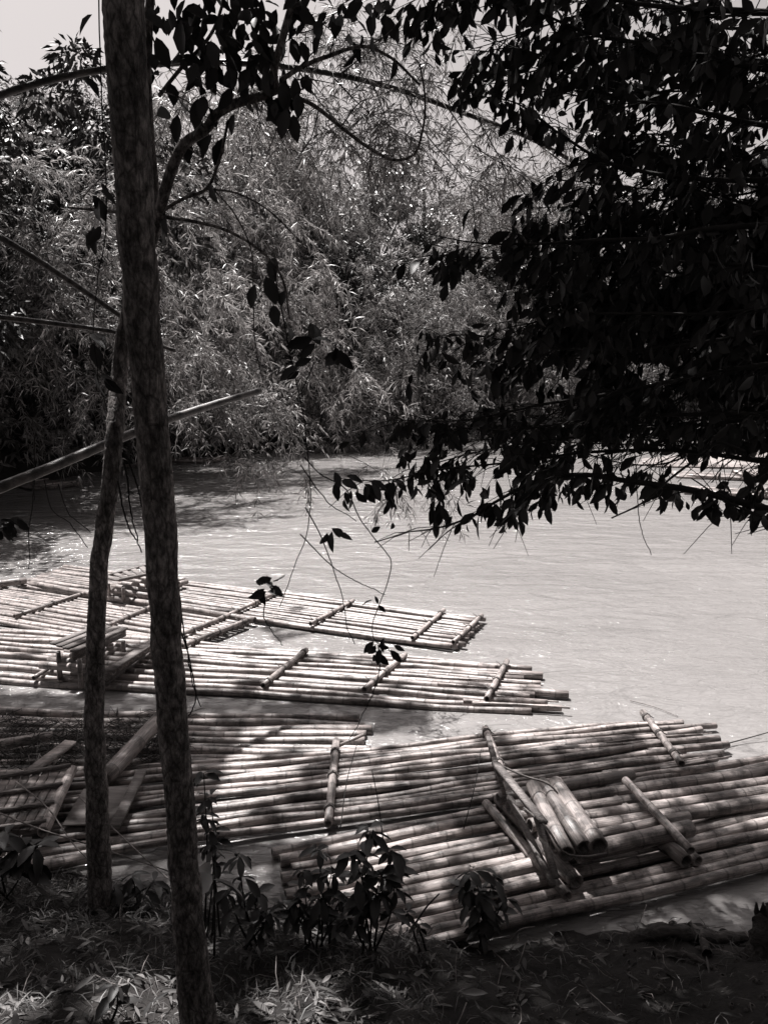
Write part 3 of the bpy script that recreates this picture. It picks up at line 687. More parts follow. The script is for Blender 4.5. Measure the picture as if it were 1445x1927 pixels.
for lst, r0, r1, dn_ in BR + extra:
    q = limb(mb, lst, r0, r1, 7, 36)
    seg_len = np.linalg.norm(np.diff(q, axis=0), axis=1).sum()
    nt_ = int(seg_len * 19 * dn_)
    for _ in range(nt_):
        i = rng.integers(3, 35); p0 = q[i]; tg = unit(q[min(i + 1, 35)] - q[i - 1])
        dd = unit(tg * .6 + rng.normal(size=3) * [.55, .6, .4] + [0, 0, -.12])
        ln = rng.uniform(.12, .42)
        pe = p0 + dd * ln - [0, 0, ln * .2]; pm = (p0 + pe) / 2 + [0, 0, .02]
        add_tube(mb, [p0, pm, pe], [.0035, .003, .002], 4, cap=False)
        nl = rng.integers(4, 9)
        tt = np.linspace(.25, 1, nl)[:, None]
        LP.append(p0 + (pe - p0) * tt + rng.normal(size=(nl, 3)) * .012); LD.append(unit(rng.normal(size=(nl, 3)) * [.5, .5, .3] + dd * .35 + [0, 0, -.95]))
for k in range(2):
    pass
o = mb.build('trunk', M['twig'], t3, loc=rb); o.location = (0, 0, 0)
LP = np.concatenate(LP); LD = np.concatenate(LD)
ux, uy = proj(LP)
gap = ((ux > 1070) & (ux < 1445) & (uy > 838) & (uy < 884)) | ((ux > 1230) & (uy > 884) & (uy < 905)) | ((ux > 1090) & (ux < 1180) & (uy > 815) & (uy < 885)) | ((ux > 1200) & (uy > 768) & (uy < 792))
hol = np.sin(ux * .021 + 2.1 * np.sin(uy * .013)) * np.sin(uy * .027 + 1.7 * np.sin(ux * .017)) > np.where((ux < 1150) | (uy < 380), .15, .5)
kp = (rng.random(len(LP)) > .93 * gap) & (rng.random(len(LP)) > .8 * (hol & ((ux < 1330) | (uy < 380))))
kp &= uy < np.interp(ux, [600, 720, 800, 960, 1010, 1100, 1300, 1445], [930, 950, 985, 990, 955, 935, 950, 975])
LP = LP[kp]; LD = LD[kp]; n = len(LP)
LL = np.clip(.105 * np.exp(rng.normal(size=n) * .28), .05, .19)
mb = MB(); leaves_broad(mb, LP, LD, LL, LL * .44 * rng.uniform(.8, 1.2, n), .14, nrm=unit(rng.normal(size=(n, 3)) * [1, 1, .3] + [0, -.3, .2]), wst=(.45, 1.0, .72))
o = mb.build('crown', M['leaf'], t3, loc=rb); o.location = (0, 0, 0)
print('right canopy leaves', n)

# ------------------------------------------------------------------ bamboo sprays
def sprays(mb, P0, D0, L, K, Mn, lL, lW, droop, fan=1.3, twig=None):
    """P0 (S,3) starts, D0 (S,3) directions; K fans per spray, Mn leaves per fan"""
    S = len(P0); D0 = unit(D0); L = np.broadcast_to(L, (S,)); t = np.linspace(.12, 1, K)
    c = P0[:, None] + D0[:, None] * (L[:, None] * t)[..., None]; c[..., 2] -= droop * L[:, None] * t**2
    T = D0[:, None] + np.zeros((S, K, 3)); T[..., 2] -= 2 * droop * t; T = unit(T)
    sd = unit(np.cross(T, unit(rng.normal(size=(S, K, 3)) * .6 + [0, 0, 1.0])))
    a = np.linspace(-fan, fan, Mn) ; a = a[None, None] + rng.normal(size=(S, K, Mn)) * .18
    dr = np.cos(a)[..., None] * T[:, :, None] + np.sin(a)[..., None] * sd[:, :, None] + rng.normal(size=(S, K, Mn, 3)) * .16 + np.array([0, 0, -.12])
    pos = np.broadcast_to(c[:, :, None], dr.shape).reshape(-1, 3); dr = dr.reshape(-1, 3); n = len(pos)
    LL = lL * rng.uniform(.6, 1.25, n)
    leaves_quad(mb, pos.copy(), dr, LL, lW * rng.uniform(.8, 1.2, n), .16)
    if twig is not None:
        for s in range(S):
            ts = np.array([0, .35, .7, 1]); pt = P0[s] + D0[s] * (L[s] * ts)[:, None]; pt[:, 2] -= droop * L[s] * ts**2
            add_tube(twig, pt, [.004, .003, .002, .0015], 3, cap=False)
def arch(base, tip, rise, n=30):
    base = np.asarray(base, float); tip = np.asarray(tip, float); m1 = base + (tip - base) * .3; m1[2] = base[2] + rise * .72
    m2 = base + (tip - base) * .66; m2[2] = base[2] + rise
    return smooth_path([base, m1, m2, tip], n)
def bamboo_clump(name, label, cat, base, tips, nb, lL, lW, ln, K=7, Mn=5, rad=.045, t0=.3, group=None, mat='bambooleaf', twigs=True, dropout=0):
    base = np.asarray(base, float); t = thing(name, label, cat, base, 0, group)
    fb = MB(); tb = MB() if twigs else None; allp = []
    for (tx, ty, tz, rise) in tips:
        b = base + rng.normal(size=3) * [.5, .5, 0]; b[2] = base[2] - .2
        q = arch(b, (tx, ty, tz), rise)
        cm = MB(); add_tube(cm, q, np.linspace(rad, rad * .25, len(q)), 8, attr=(np.arange(len(q)) % 2).astype(float))
        o = cm.build('culm', M['culm'], t, attr='ring', loc=base); o.location = (0, 0, 0)
        nod = np.r_[rng.uniform(t0, 1, 7), 1.0]; k = np.clip(rng.choice(nod, nb) + rng.normal(size=nb) * .022, t0, 1) * (len(q) - 1.01); i = k.astype(int); f = (k - i)[:, None]; p0 = q[i] * (1 - f) + q[i + 1] * f
        tg = unit(q[i + 1] - q[i]); dr = unit(tg * .5 + rng.normal(size=(nb, 3)) * [.8, .8, .45])
        L = ln * rng.uniform(.5, 1.25, nb)
        sprays(fb, p0, dr, L, K, Mn, lL, lW, .45, twig=tb)
    o = fb.build('foliage', M[mat], t, loc=base); o.location = (0, 0, 0)
    if twigs: o = tb.build('twigs', M['culm'], t, attr='ring', loc=base); o.location = (0, 0, 0)
    return t
# near-left clumps leaning out over the water (depth 11-20 m)
def tipz(px, py, Y): return tuple(D(px, py, Y))
def tips_of(lst): return [(*tipz(a, b, Y), float(D(a, r, Y)[2])) for a, b, Y, r in lst]
bamboo_clump('bamboo_clump', 'nearer bamboo clump at left, feathery sprays arching right behind the two trunks', 'bamboo', (-13.4, 24.5, .9),
    tips_of([(330, 560, 24, 430), (420, 520, 25, 360), (300, 660, 24, 540), (400, 680, 26, 520), (240, 480, 24, 360), (360, 760, 26, 640), (120, 600, 23, 500), (200, 740, 24, 610), (440, 600, 27, 450)]),
    46, .30, .034, 1.7, K=9, t0=.35)
bamboo_clump('bamboo_clump', 'second bamboo clump at left, taller and further back, its tips trailing over the water', 'bamboo', (-11.4, 33.5, 1.0),
    tips_of([(600, 640, 33, 520), (540, 420, 33, 290), (430, 330, 32, 215), (630, 760, 34, 640), (520, 780, 33, 680), (300, 330, 32, 215), (620, 520, 35, 400), (680, 700, 35, 600), (420, 790, 33, 700), (350, 460, 32, 320), (500, 560, 32, 430), (440, 680, 32, 560)]),
    50, .38, .042, 2.1, K=9, t0=.3, twigs=False)
bamboo_clump('bamboo_clump', 'dark bamboo clump filling the left edge behind the leaning culm', 'bamboo', (-14.4, 26.5, .9),
    tips_of([(60, 480, 24, 400), (-20, 400, 23, 300), (120, 620, 24, 520), (20, 700, 23, 600), (150, 780, 26, 690), (60, 800, 25, 720), (200, 560, 26, 450)]),
    36, .30, .034, 1.8, K=8, t0=.3, mat='farleaf')
bamboo_clump('bamboo_clump', 'far bamboo clump on the opposite bank in the middle, drooping towards the waterline', 'bamboo', (-1.5, 47.5, 1.5),
    tips_of([(760, 700, 41, 590), (860, 640, 42, 520), (700, 640, 41, 540), (640, 790, 41, 710), (800, 800, 42, 720), (900, 760, 43, 640), (930, 660, 44, 500), (700, 800, 41, 730)]),
    52, .36, .042, 2.4, K=8, t0=.35, twigs=False, mat='farleaf')
bamboo_clump('bamboo_clump', 'far bamboo clump on the opposite bank right of the middle, seen through the dark leaves', 'bamboo', (6.5, 55.5, 1.8),
    tips_of([(900, 560, 50, 440), (980, 600, 50, 430), (1060, 660, 52, 500), (1100, 560, 52, 430), (1150, 720, 52, 560), (960, 760, 51, 640), (1060, 780, 52, 700), (1200, 640, 54, 480)]),
    60, .40, .046, 2.6, K=8, t0=.35, twigs=False, mat='farleaf')

# the arching culm that crosses the upper part of the picture
ar = px_path([(-420, 560, 8.0), (-200, 300, 8.4), (0, 180, 8.8), (90, 152, 8.9), (200, 130, 9.0), (340, 118, 9.1), (500, 122, 9.2), (620, 138, 9.3), (740, 166, 9.4), (870, 212, 9.5), (1000, 262, 9.6), (1120, 330, 9.7), (1250, 420, 9.8)])
base = np.array([ar[0][0] - 1.2, ar[0][1] - .6, 1.0])
ta = thing('arching_bamboo', 'single long bamboo culm arching across the top of the picture with hanging sprays', 'bamboo', base)
qa = smooth_path(np.vstack([base - [0, 0, .3], (base + ar[0]) / 2 + [-.3, 0, .4], ar]), 70)
mb = MB(); add_tube(mb, qa, np.linspace(.062, .018, 70), 10, attr=(np.arange(70) % 3 == 0).astype(float)); o = mb.build('culm', M['culm'], ta, attr='ring', loc=base); o.location = (0, 0, 0)
fb, tb = MB(), MB()
hb = [ # secondary branches hanging from it: px paths
 [(560, 130, 9.2), (600, 190, 9.2), (640, 240, 9.1), (660, 300, 9.1)], [(620, 138, 9.3), (680, 200, 9.4), (760, 260, 9.5), (800, 330, 9.6)],
 [(700, 155, 9.4), (780, 150, 9.4), (860, 170, 9.4), (900, 230, 9.5)], [(760, 170, 9.4), (800, 250, 9.5), (860, 320, 9.5), (920, 400, 9.6), (960, 460, 9.6)],
 [(840, 200, 9.5), (900, 280, 9.6), (1000, 340, 9.7), (1060, 420, 9.8)], [(870, 212, 9.5), (960, 240, 9.6), (1060, 240, 9.7), (1150, 280, 9.8)],
 [(500, 120, 9.2), (560, 60, 9.3), (640, 20, 9.3), (720, -10, 9.3)], [(640, 140, 9.3), (720, 80, 9.4), (800, 40, 9.4), (880, 50, 9.5)],
 [(560, 130, 9.2), (600, 90, 9.3), (660, 70, 9.4), (760, 90, 9.4), (820, 130, 9.4)], [(330, 118, 9.1), (400, 170, 9.2), (460, 220, 9.3), (500, 290, 9.4)],
 [(420, 118, 9.1), (480, 180, 9.2), (560, 250, 9.3), (600, 330, 9.4)], [(900, 225, 9.5), (960, 330, 9.6), (1040, 430, 9.7), (1090, 540, 9.8)],
 [(700, 155, 9.4), (730, 240, 9.4), (735, 330, 9.4)], [(1000, 262, 9.6), (1100, 340, 9.7), (1200, 430, 9.8), (1290, 520, 9.8)],
]
for h in hb:
    q = smooth_path(px_path(h), 16); add_tube(tb, q, np.linspace(.009, .003, 16), 5)
    nb = 30; k = rng.uniform(.05, 1, nb) * 14.9; i = k.astype(int); f = (k - i)[:, None]
    sprays(fb, q[i] * (1 - f) + q[i + 1] * f, rng.normal(size=(nb, 3)) * [1, .8, .5] + [0, 0, -.3], .62 * rng.uniform(.5, 1.3, nb), 6, 4, .15, .014, .5, twig=tb)
# long trailing sprays that hang in front of the river
for (h, s_) in (([(470, 860, 10.0), (540, 880, 10.0), (600, 905, 10.0)], 1), ([(400, 835, 10.2), (430, 860, 10.2), (500, 905, 10.0)], 1), ([(640, 300, 9.4), (760, 640, 9.6), (720, 880, 9.8)], 0), ([(760, 880, 9.4), (740, 930, 9.3), (700, 970, 9.2)], 1), ([(800, 880, 9.3), (840, 940, 9.3), (830, 990, 9.3)], 1), ([(640, 850, 9.8), (700, 880, 9.8), (760, 940, 9.8)], 1)):
    q = smooth_path(px_path(h), 14); add_tube(tb, q, np.linspace(.005, .002, 14), 4)
    nb = 8; i = rng.integers(2 if s_ else 9, 14, nb)
    sprays(fb, q[i], rng.normal(size=(nb, 3)) * [.8, .6, .3] + [.2, 0, -.5], .32 * rng.uniform(.5, 1.2, nb), 4, 4, .14, .014, .4, twig=tb)
o = fb.build('foliage', M['bambooleaf'], ta, loc=base); o.location = (0, 0, 0)
o = tb.build('branches', M['culm'], ta, attr='ring', loc=base); o.location = (0, 0, 0)

# leaning broken culm and other loose culms at left
def culm_thing(name, label, lst, r0, r1, n=24):
    p = px_path(lst); q = smooth_path(p, n * 3); mb = MB()
    rr = np.linspace(r0, r1, n * 3); at = np.zeros(n * 3); at[::5] = 1; rr = rr * (1 + .05 * at)
    add_tube(mb, q, rr, 14, attr=at); return tag(mb.build(name, M['culm'], None, attr='ring', loc=q[0]), label, 'bamboo pole')
culm_thing('leaning_culm', 'stout broken bamboo culm slanting up to the right behind both trunks', [(-160, 990, 7.6), (0, 918, 8.0), (100, 878, 8.3), (200, 836, 8.7), (310, 792, 9.2), (400, 762, 9.7), (490, 735, 10.2)], .062, .040)
culm_thing('fallen_culm', 'thin dark culm running level behind the trunks above the broken one', [(-120, 585, 9.0), (0, 597, 9.0), (110, 610, 9.2), (230, 628, 9.4), (330, 660, 9.6)], .034, .024)
culm_thing('fallen_culm', 'dark culm sloping down to the right at the left edge', [(-60, 410, 9), (40, 470, 9), (130, 528, 9.2), (235, 600, 9.4)], .04, .028)

# ------------------------------------------------------------------ far woods
def broad_tree(label, h=11, r=4.2, nclump=64, per=260, leaf=.26, mat='treeleaf', seed=1):
    t = thing('broadleaf_tree', label, 'tree'); rs = np.random.default_rng(seed)
    mb = MB(); q = smooth_path([(0, 0, -.5), (.2, .1, h * .3), (-.1, 0, h * .6), (.1, .1, h * .9)], 14); bark_tube(mb, np.hstack([q, np.linspace(.32, .08, 14)[:, None]]), 10)
    c = []
    while len(c) < nclump:
        v = rs.uniform(-1, 1, 3)
        if np.linalg.norm(v) < 1: c.append(v * [r, r, h * .46] + [0, 0, h * .54])
    c = np.array(c)
    for k in range(9):
        e = c[k * 5]; q = smooth_path([(0, 0, h * .25 + k * .4), e * .5 + [0, 0, h * .2], e], 8); bark_tube(mb, np.hstack([q, np.linspace(.1, .02, 8)[:, None]]), 6)
    mb.build('trunk', M['twig'], t)
    fb = MB(); cr = rs.uniform(.5, 1.15, nclump)
    v = unit(rs.normal(size=(nclump, per, 3))); pos = (c[:, None] + v * (cr[:, None, None] * rs.uniform(.55, 1.05, (nclump, per, 1))) * [1, 1, .7]).reshape(-1, 3)
    dr = unit(v.reshape(-1, 3) + rs.normal(size=(nclump * per, 3)) * .7 + [0, 0, -.3])
    leaves_quad(fb, pos, dr, leaf * rs.uniform(.5, 1.4, len(pos)), leaf * .36, .2)
    fb.build('crown', M[mat], t); return t
def far_bamboo(label, h=13, nb=46, seed=3, ncul=16, lL=.34):
    t = thing('bamboo_clump', label, 'bamboo'); fb = MB(); rs = np.random.default_rng(seed)
    for k in range(ncul):
        a = rs.uniform(0, 6.28); rr = rs.uniform(2.2, 5.2)
        q = arch((math.cos(a) * .5, math.sin(a) * .5, 0), (math.cos(a) * rr, math.sin(a) * rr, h * rs.uniform(.3, .75)), h * rs.uniform(.7, 1.0), 22)
        cm = MB(); add_tube(cm, q, np.linspace(.06, .015, 22), 6, attr=(np.arange(22) % 2).astype(float)); cm.build('culm', M['culm'], t, attr='ring')
        kk = rs.uniform(.25, 1, nb) * 20.9; i = kk.astype(int); f = (kk - i)[:, None]
        sprays(fb, q[i] * (1 - f) + q[i + 1] * f, rs.normal(size=(nb, 3)) * [1, 1, .5], 1.9 * rs.uniform(.5, 1.2, nb), 7, 5, lL, .045, .5)
    fb.build('foliage', M['farleaf'], t); return t
def shrub_far(label, seed=2):
    t = thing('riverside_shrub', label, 'shrub'); rs = np.random.default_rng(seed); fb = MB(); n = 5200
    c = rs.normal(size=(26, 3)) * [1.5, 1.1, .55] + [0, 0, 1.0]; c[:, 2] = np.abs(c[:, 2])
    i = rs.integers(0, 26, n); v = unit(rs.normal(size=(n, 3))); pos = c[i] + v * rs.uniform(.35, .8, (n, 1)); pos[:, 2] = np.maximum(pos[:, 2], .05)
    leaves_quad(fb, pos, unit(v + rs.normal(size=(n, 3)) * .6 + [0, 0, .1]), .26 * rs.uniform(.6, 1.4, n), .06, .25)
    fb.build('foliage', M['farleaf'], t)
    mb = MB()
    for k in range(8): add_tube(mb, [(0, 0, -.3), c[k] * .5, c[k]], [.03, .02, .01], 5)
    mb.build('stems', M['twig'], t); return t
def at_top(px, Y, top, h0):
    """base point and scale so a tree of height h0 at depth Y reaches row 'top'"""
    d = D(px, top, Y); i = int(np.argmin(np.abs(SH[:, 0] - d[0]) + .3 * np.abs(SH[:, 1] - Y))); zb_ = 1.0 + max(0, (Y - SH[i, 1])) * .22
    return (d[0], Y, zb_), (d[2] - zb_) / h0
GT = 'trees along the far bank'
bt = broad_tree('dark dense tree standing on the far bank in the middle, behind the pocket of shade', seed=21)
p_, s_ = at_top(640, 52, 420, 11); bt.location = p_; bt.scale = (s_,) * 3; bt['group'] = GT
pk = broad_tree('tree with leaves coloured dark as the pocket of shade low on the far bank', h=10, r=4.4, nclump=60, per=240, mat='leaf', seed=77)  # near-black leaf colour paints the shade under the overhanging foliage
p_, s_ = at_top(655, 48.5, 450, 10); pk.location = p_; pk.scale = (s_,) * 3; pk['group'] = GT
bt2 = broad_tree('pale haze-tinted treetop on the skyline at upper left between the edge and the vine', leaf=.22, nclump=90, per=180, mat='hazeleaf', seed=8)
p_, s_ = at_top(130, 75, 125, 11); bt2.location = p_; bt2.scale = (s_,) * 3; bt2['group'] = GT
fbm = far_bamboo('rounded feathery bamboo crown on the skyline right of the thick trunk')
p_, s_ = at_top(390, 46, 160, 13); fbm.location = p_; fbm.scale = (s_,) * 3; fbm['group'] = GT
for i, (src, px, Y, top, h0, rz, lab) in enumerate((
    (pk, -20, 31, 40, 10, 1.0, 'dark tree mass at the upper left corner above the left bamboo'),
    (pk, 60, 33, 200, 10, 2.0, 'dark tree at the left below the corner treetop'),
    (bt2, 40, 82, 130, 11, 2.0, 'pale haze-tinted treetop touching the left edge of the sky'),
    (bt2, 230, 80, 150, 11, 4.0, 'haze-tinted treetop on the skyline hidden by the thick trunk'),
    (fbm, 520, 48, 200, 13, 2.1, 'feathery bamboo crown under the arching culm, left of the sky gap'),
    (fbm, 600, 54, 275, 13, 4.0, 'lower bamboo crown at the left side of the bright sky gap'),
    (fbm, 270, 42, 230, 13, 5.0, 'bamboo crown directly behind the fork of the slim tree'),
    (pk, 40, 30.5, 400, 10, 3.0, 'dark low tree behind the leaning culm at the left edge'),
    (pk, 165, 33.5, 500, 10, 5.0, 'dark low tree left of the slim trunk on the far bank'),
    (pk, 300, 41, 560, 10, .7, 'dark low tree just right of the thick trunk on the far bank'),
    (bt, 480, 44.5, 560, 11, 2.2, 'low rounded tree behind the broken culm tip'),
    (bt, 590, 47, 600, 11, .4, 'low rounded tree behind the long vine, at the water'),
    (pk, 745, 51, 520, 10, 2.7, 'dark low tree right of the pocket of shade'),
    (bt, 820, 51.5, 600, 11, 3.6, 'low rounded tree at the water behind the dark fringe'),
    (bt, 940, 55, 520, 11, 5.0, 'rounded tree at the water seen through the dark fringe'),
    (bt, 700, 62, 285, 11, 2.5, 'dense treetop forming the skyline below the bright sky gap'),
    (bt2, 800, 80, 320, 11, 1.5, 'haze-tinted treetop at the right of the bright sky gap'),
    (pk, 860, 58, 400, 10, 4.5, 'tree on the far bank below the haze-tinted treetop, in the middle'),
    (fbm, 830, 50, 500, 13, 1.0, 'bright bushy bamboo low on the far bank in the middle'),
    (bt2, 950, 90, 300, 11, .5, 'haze-tinted treetop right of the middle, seen between bamboo sprays'),
    (bt2, 1080, 95, 280, 11, 3.5, 'haze-tinted distant treetop behind the dark branches right of the middle'),
    (bt, 1010, 66, 400, 11, 5.5, 'tree behind the upper dark branch, right of the middle'),
    (fbm, 1130, 62, 420, 13, 2.5, 'bamboo crown glimpsed through the right hand branches'),
    (bt, 1230, 72, 330, 11, .9, 'tree glimpsed through the right hand branches, inner one'),
    (bt2, 1330, 100, 260, 11, 2.9, 'haze-tinted treetop behind the dark leaves near the right edge'),
    (bt, 1400, 82, 380, 11, 3.9, 'tree glimpsed through the leaves at the right edge'),
    (fbm, 1300, 74, 520, 13, 5.9, 'bamboo crown low behind the leaves near the right edge'),
    (bt, 1480, 88, 300, 11, 5.1, 'tree cut by the right edge behind the leaves'),
    (fbm, 460, 43, 420, 13, .3, 'bamboo crown on the far bank behind the nearer sprays'),
    (bt, 340, 44, 330, 11, 4.4, 'shaded tree right of the thick trunk on the far bank'),
    (fbm, 110, 34, 330, 13, 3.3, 'bamboo crown left of the thick trunk on the far bank'),
    (bt, 60, 38, 240, 11, 2.8, 'tree behind the vine at the left, above the far rafts'),
    (bt, 540, 50, 520, 11, 1.9, 'shaded tree low on the far bank, left of the middle'),
    )):
    p_, s_ = at_top(px, Y, top, h0); copy_tree(src, p_, rz, s_, lab, GT)
dk_ = broad_tree('dark dense tree overhanging the river at the upper left edge', h=12.0, r=4.6, nclump=90, per=300, leaf=.26, mat='leaf', seed=31)  # leaves coloured dark, standing in for shadowed foliage at the left
dk_.location = (-13.2, 19.5, .9)
copy_tree(dk_, (-16.0, 21.5, .9), 2.0, 1.08, 'dark tree at the left edge just behind the overhanging one')
copy_tree(dk_, (-13.9, 23.5, .9), 4.0, .92, 'dark tree behind the vine at upper left, beyond the overhanging one')
copy_tree(dk_, (-17.5, 31, 1.5), 5.0, 1.3, 'tall dark tree rising between the left edge and the vine')
sf = None
k = 0
ORD = 'first second third fourth fifth sixth seventh eighth ninth tenth eleventh twelfth thirteenth fourteenth fifteenth sixteenth seventeenth eighteenth nineteenth twentieth twenty-first twenty-second twenty-third last'.split()
for i in range(20, len(SH) - 8, 2):
    for off in (.9,):
        q = SH[i] + nrm2[i] * off; px_, py_ = proj([q[0], q[1], 1.0])
        if not (-250 < px_ < 1650): continue
        lab = '%s low leafy shrub from the left along the far waterline' % ORD[min(k, 23)]
        s_ = float(rng.uniform(.9, 1.5)) * (1 + max(0, (q[1] - 30)) / 60)
        if sf is None:
            sf = shrub_far(lab); sf.location = (q[0], q[1], .35); sf.scale = (s_,) * 3; tag(sf, lab, None, 'low shrubs lining the far waterline')
        else: copy_tree(sf, (q[0], q[1], .35), rng.uniform(0, 6), s_, lab)
        k += 1
for i in range(5):
    copy_tree(sf, (SPC[0] - 2 + i * 1.7, SPC[1] + 1.2, .2), i * 1.3, .55, '%s small bush from the left on the sand spit' % ORD[i], 'small bushes on the sand spit')
# unseen trees added behind the camera to block sky light
for i, (x, y, sc, lab) in enumerate(((-5, -6, 1.1, 'added sky-blocking tree behind the viewpoint, inner left'), (0, -13, 1.3, 'added sky-blocking tree straight behind the viewpoint'), (6, -5, 1.1, 'added sky-blocking tree behind the viewpoint, inner right'), (-11, -2, 1.1, 'added sky-blocking tree behind the viewpoint, outer left'), (11, 0, 1.1, 'added sky-blocking tree behind the viewpoint, outer right'), (1, -7.5, 1.35, 'added sky-blocking tree just behind the viewpoint'))):
    copy_tree(bt, (x, y, 1.8 if i != 5 else 4.8), i * 1.1, sc, lab, 'added trees behind the viewpoint blocking sky light')
# undergrowth covering the far slopes (stuff)
mb = MB(); n = 60000
i = rng.integers(12, len(SH) - 10, n); off = rng.uniform(.2, 26, n)**1.0
q = SH[i] + nrm2[i] * off[:, None] + rng.normal(size=(n, 2)) * .6
zz = np.interp(off, [r[0] for r in rows], [r[1] for r in rows]) + rng.uniform(0, 1.6, n)
leaves_quad(mb, np.stack([q[:, 0], q[:, 1], zz], 1), unit(rng.normal(size=(n, 3)) + [0, 0, .2]), .5 * rng.uniform(.6, 1.4, n), .14, .3)
tag(mb.build('undergrowth', M['farleaf']), 'tangled undergrowth covering the far bank slopes', 'undergrowth', kind='stuff')

# ------------------------------------------------------------------ vines
def vine(label, paths, leaves_at, r=.004, lsize=.11):
    q0 = px_path(paths[0]); t = thing('hanging_vine', label, 'vine', q0[0]); mb = MB(); fb = MB()
    for j, p in enumerate(paths):
        q = smooth_path(px_path(p), 40); q = q + np.cumsum(rng.normal(size=q.shape) * .0035, axis=0) * np.linspace(0, 1, 40)[:, None]
        add_tube(mb, q, np.linspace(r, r * .6, 40), 5)
    o = mb.build('stem', M['vine'], t, loc=q0[0]); o.location = (0, 0, 0)
    if leaves_at:
        for (x, y, Y, n, sz, dx, dy) in leaves_at:
            p = D(x, y, Y) + rng.normal(size=(n, 3)) * .02
            dr = unit(rng.normal(size=(n, 3)) * [.8, .4, .5] + [dx, 0, dy]); L = sz * rng.uniform(.75, 1.2, n)
            leaves_broad(fb, p, dr, L, L * .46, .22, nrm=unit(rng.normal(size=(n, 3)) * .5 + [0, -.7, .4]))
        o = fb.build('leaves', M['leaf'], t, loc=q0[0]); o.location = (0, 0, 0)
    return t
vine('longest vine hanging before the river, splitting into two leafy ends above the rafts',
  [[(515, 505, 4.85), (533, 600, 4.8), (548, 690, 4.8), (563, 760, 4.8), (572, 850, 4.75), (575, 950, 4.7), (565, 1003, 4.7), (540, 1060, 4.7), (520, 1105, 4.7), (508, 1130, 4.7)],
   [(500, 1130, 4.7), (497, 1160, 4.7), (510, 1180, 4.7), (535, 1210, 4.7)],
   [(575, 955, 4.7), (600, 1000, 4.7), (625, 1070, 4.7), (640, 1120, 4.7), (652, 1180, 4.7), (666, 1208, 4.7)],
   [(565, 1005, 4.7), (600, 1040, 4.7), (640, 1075, 4.7), (700, 1105, 4.7), (722, 1118, 4.7)],
   [(592, 680, 4.8), (575, 730, 4.8), (563, 770, 4.8)]],
  [(505, 1112, 4.68, 8, .11, .2, -.6), (500, 1098, 4.68, 3, .10, -.7, .1), (585, 645, 4.78, 4, .15, 0, -.2), (560, 690, 4.78, 3, .12, -.5, -.2), (640, 655, 4.8, 3, .14, .3, -1), (625, 1002, 4.7, 5, .12, .9, -.6)])
vine('kinked vine dangling left of the dark fringe with leaves over the far raft',
  [[(573, 860, 4.8), (600, 890, 4.8), (650, 920, 4.8), (675, 975, 4.8), (700, 1010, 4.75), (732, 1057, 4.75), (724, 1100, 4.75), (710, 1135, 4.75), (699, 1170, 4.75), (703, 1205, 4.7), (730, 1225, 4.7), (760, 1245, 4.7)],
   [(566, 875, 4.8), (610, 935, 4.8), (670, 975, 4.8)], [(705, 1020, 4.75), (760, 1005, 4.8), (800, 990, 4.9), (850, 985, 5.0)], [(712, 1215, 4.7), (714, 1260, 4.7), (700, 1310, 4.7), (665, 1370, 4.7)]],
  [(640, 905, 4.8, 4, .11, .7, -.3), (690, 915, 4.8, 5, .12, .5, -.8), (655, 935, 4.8, 4, .11, .2, -1), (705, 1135, 4.75, 3, .07, 0, -.2), (705, 1215, 4.7, 7, .12, .1, -.6), (735, 1220, 4.7, 3, .1, 1, -.5), (740, 905, 4.9, 4, .11, .6, -.7), (780, 915, 4.9, 4, .1, .5, -.8), (720, 990, 4.8, 2, .08, .8, .2)])
vine('thin vine running down beside the left side of the thick trunk, bearing large hanging leaves',
  [[(186, -60, 4.4), (188, 80, 4.4), (192, 200, 4.4), (198, 320, 4.4), (200, 430, 4.4), (188, 520, 4.4), (178, 620, 4.4), (185, 720, 4.4), (205, 790, 4.5)]],
  [(158, 22, 4.4, 1, .13, .05, -1), (176, 8, 4.4, 1, .09, .5, -.6), (162, 88, 4.4, 1, .13, -.1, -1), (185, 80, 4.4, 1, .08, .7, -.5), (192, 100, 4.4, 1, .1, .6, -.8), (165, 155, 4.4, 1, .14, 0, -1), (172, 205, 4.4, 1, .1, -.9, -.4), (192, 200, 4.4, 1, .08, -.3, -.1), (188, 365, 4.4, 3, .13, -.1, -1), (185, 420, 4.4, 3, .14, -.1, -1), (178, 640, 4.4, 2, .15, .1, -.8), (182, 700, 4.4, 3, .15, -.2, -.8), (200, 340, 4.4, 2, .1, .2, -1)])
vine('slack looping vine between the thick trunk and the water at its right',
  [[(338, 1130, 4.3), (350, 1200, 4.3), (362, 1260, 4.3), (372, 1320, 4.3)], [(342, 1190, 4.3), (356, 1230, 4.3), (370, 1280, 4.3), (377, 1312, 4.3), (362, 1350, 4.3), (358, 1400, 4.3)]], [], .005)
vine('bare vines hanging between the two trunks over the water',
  [[(234, 870, 5.0), (245, 920, 5.0), (250, 960, 5.0), (272, 1028, 5.0)], [(222, 905, 5.0), (232, 945, 5.0), (250, 990, 5.0), (275, 1032, 5.0)], [(240, 860, 5.0), (262, 925, 5.0), (268, 975, 5.0)]], [(236, 932, 5.0, 1, .07, .9, .1)], .007)
vine('short bare aerial roots dangling at the left from the leaning culm',
  [[(64, 885, 8.2), (62, 940, 8.2), (56, 1000, 8.2), (54, 1075, 8.2)], [(66, 820, 8.2), (66, 880, 8.2), (66, 945, 8.2)], [(85, 905, 8.2), (100, 960, 8.2), (140, 990, 8.2), (170, 1030, 8.2)], [(110, 910, 8.3), (130, 960, 8.3), (170, 1000, 8.3)]], [], .007)
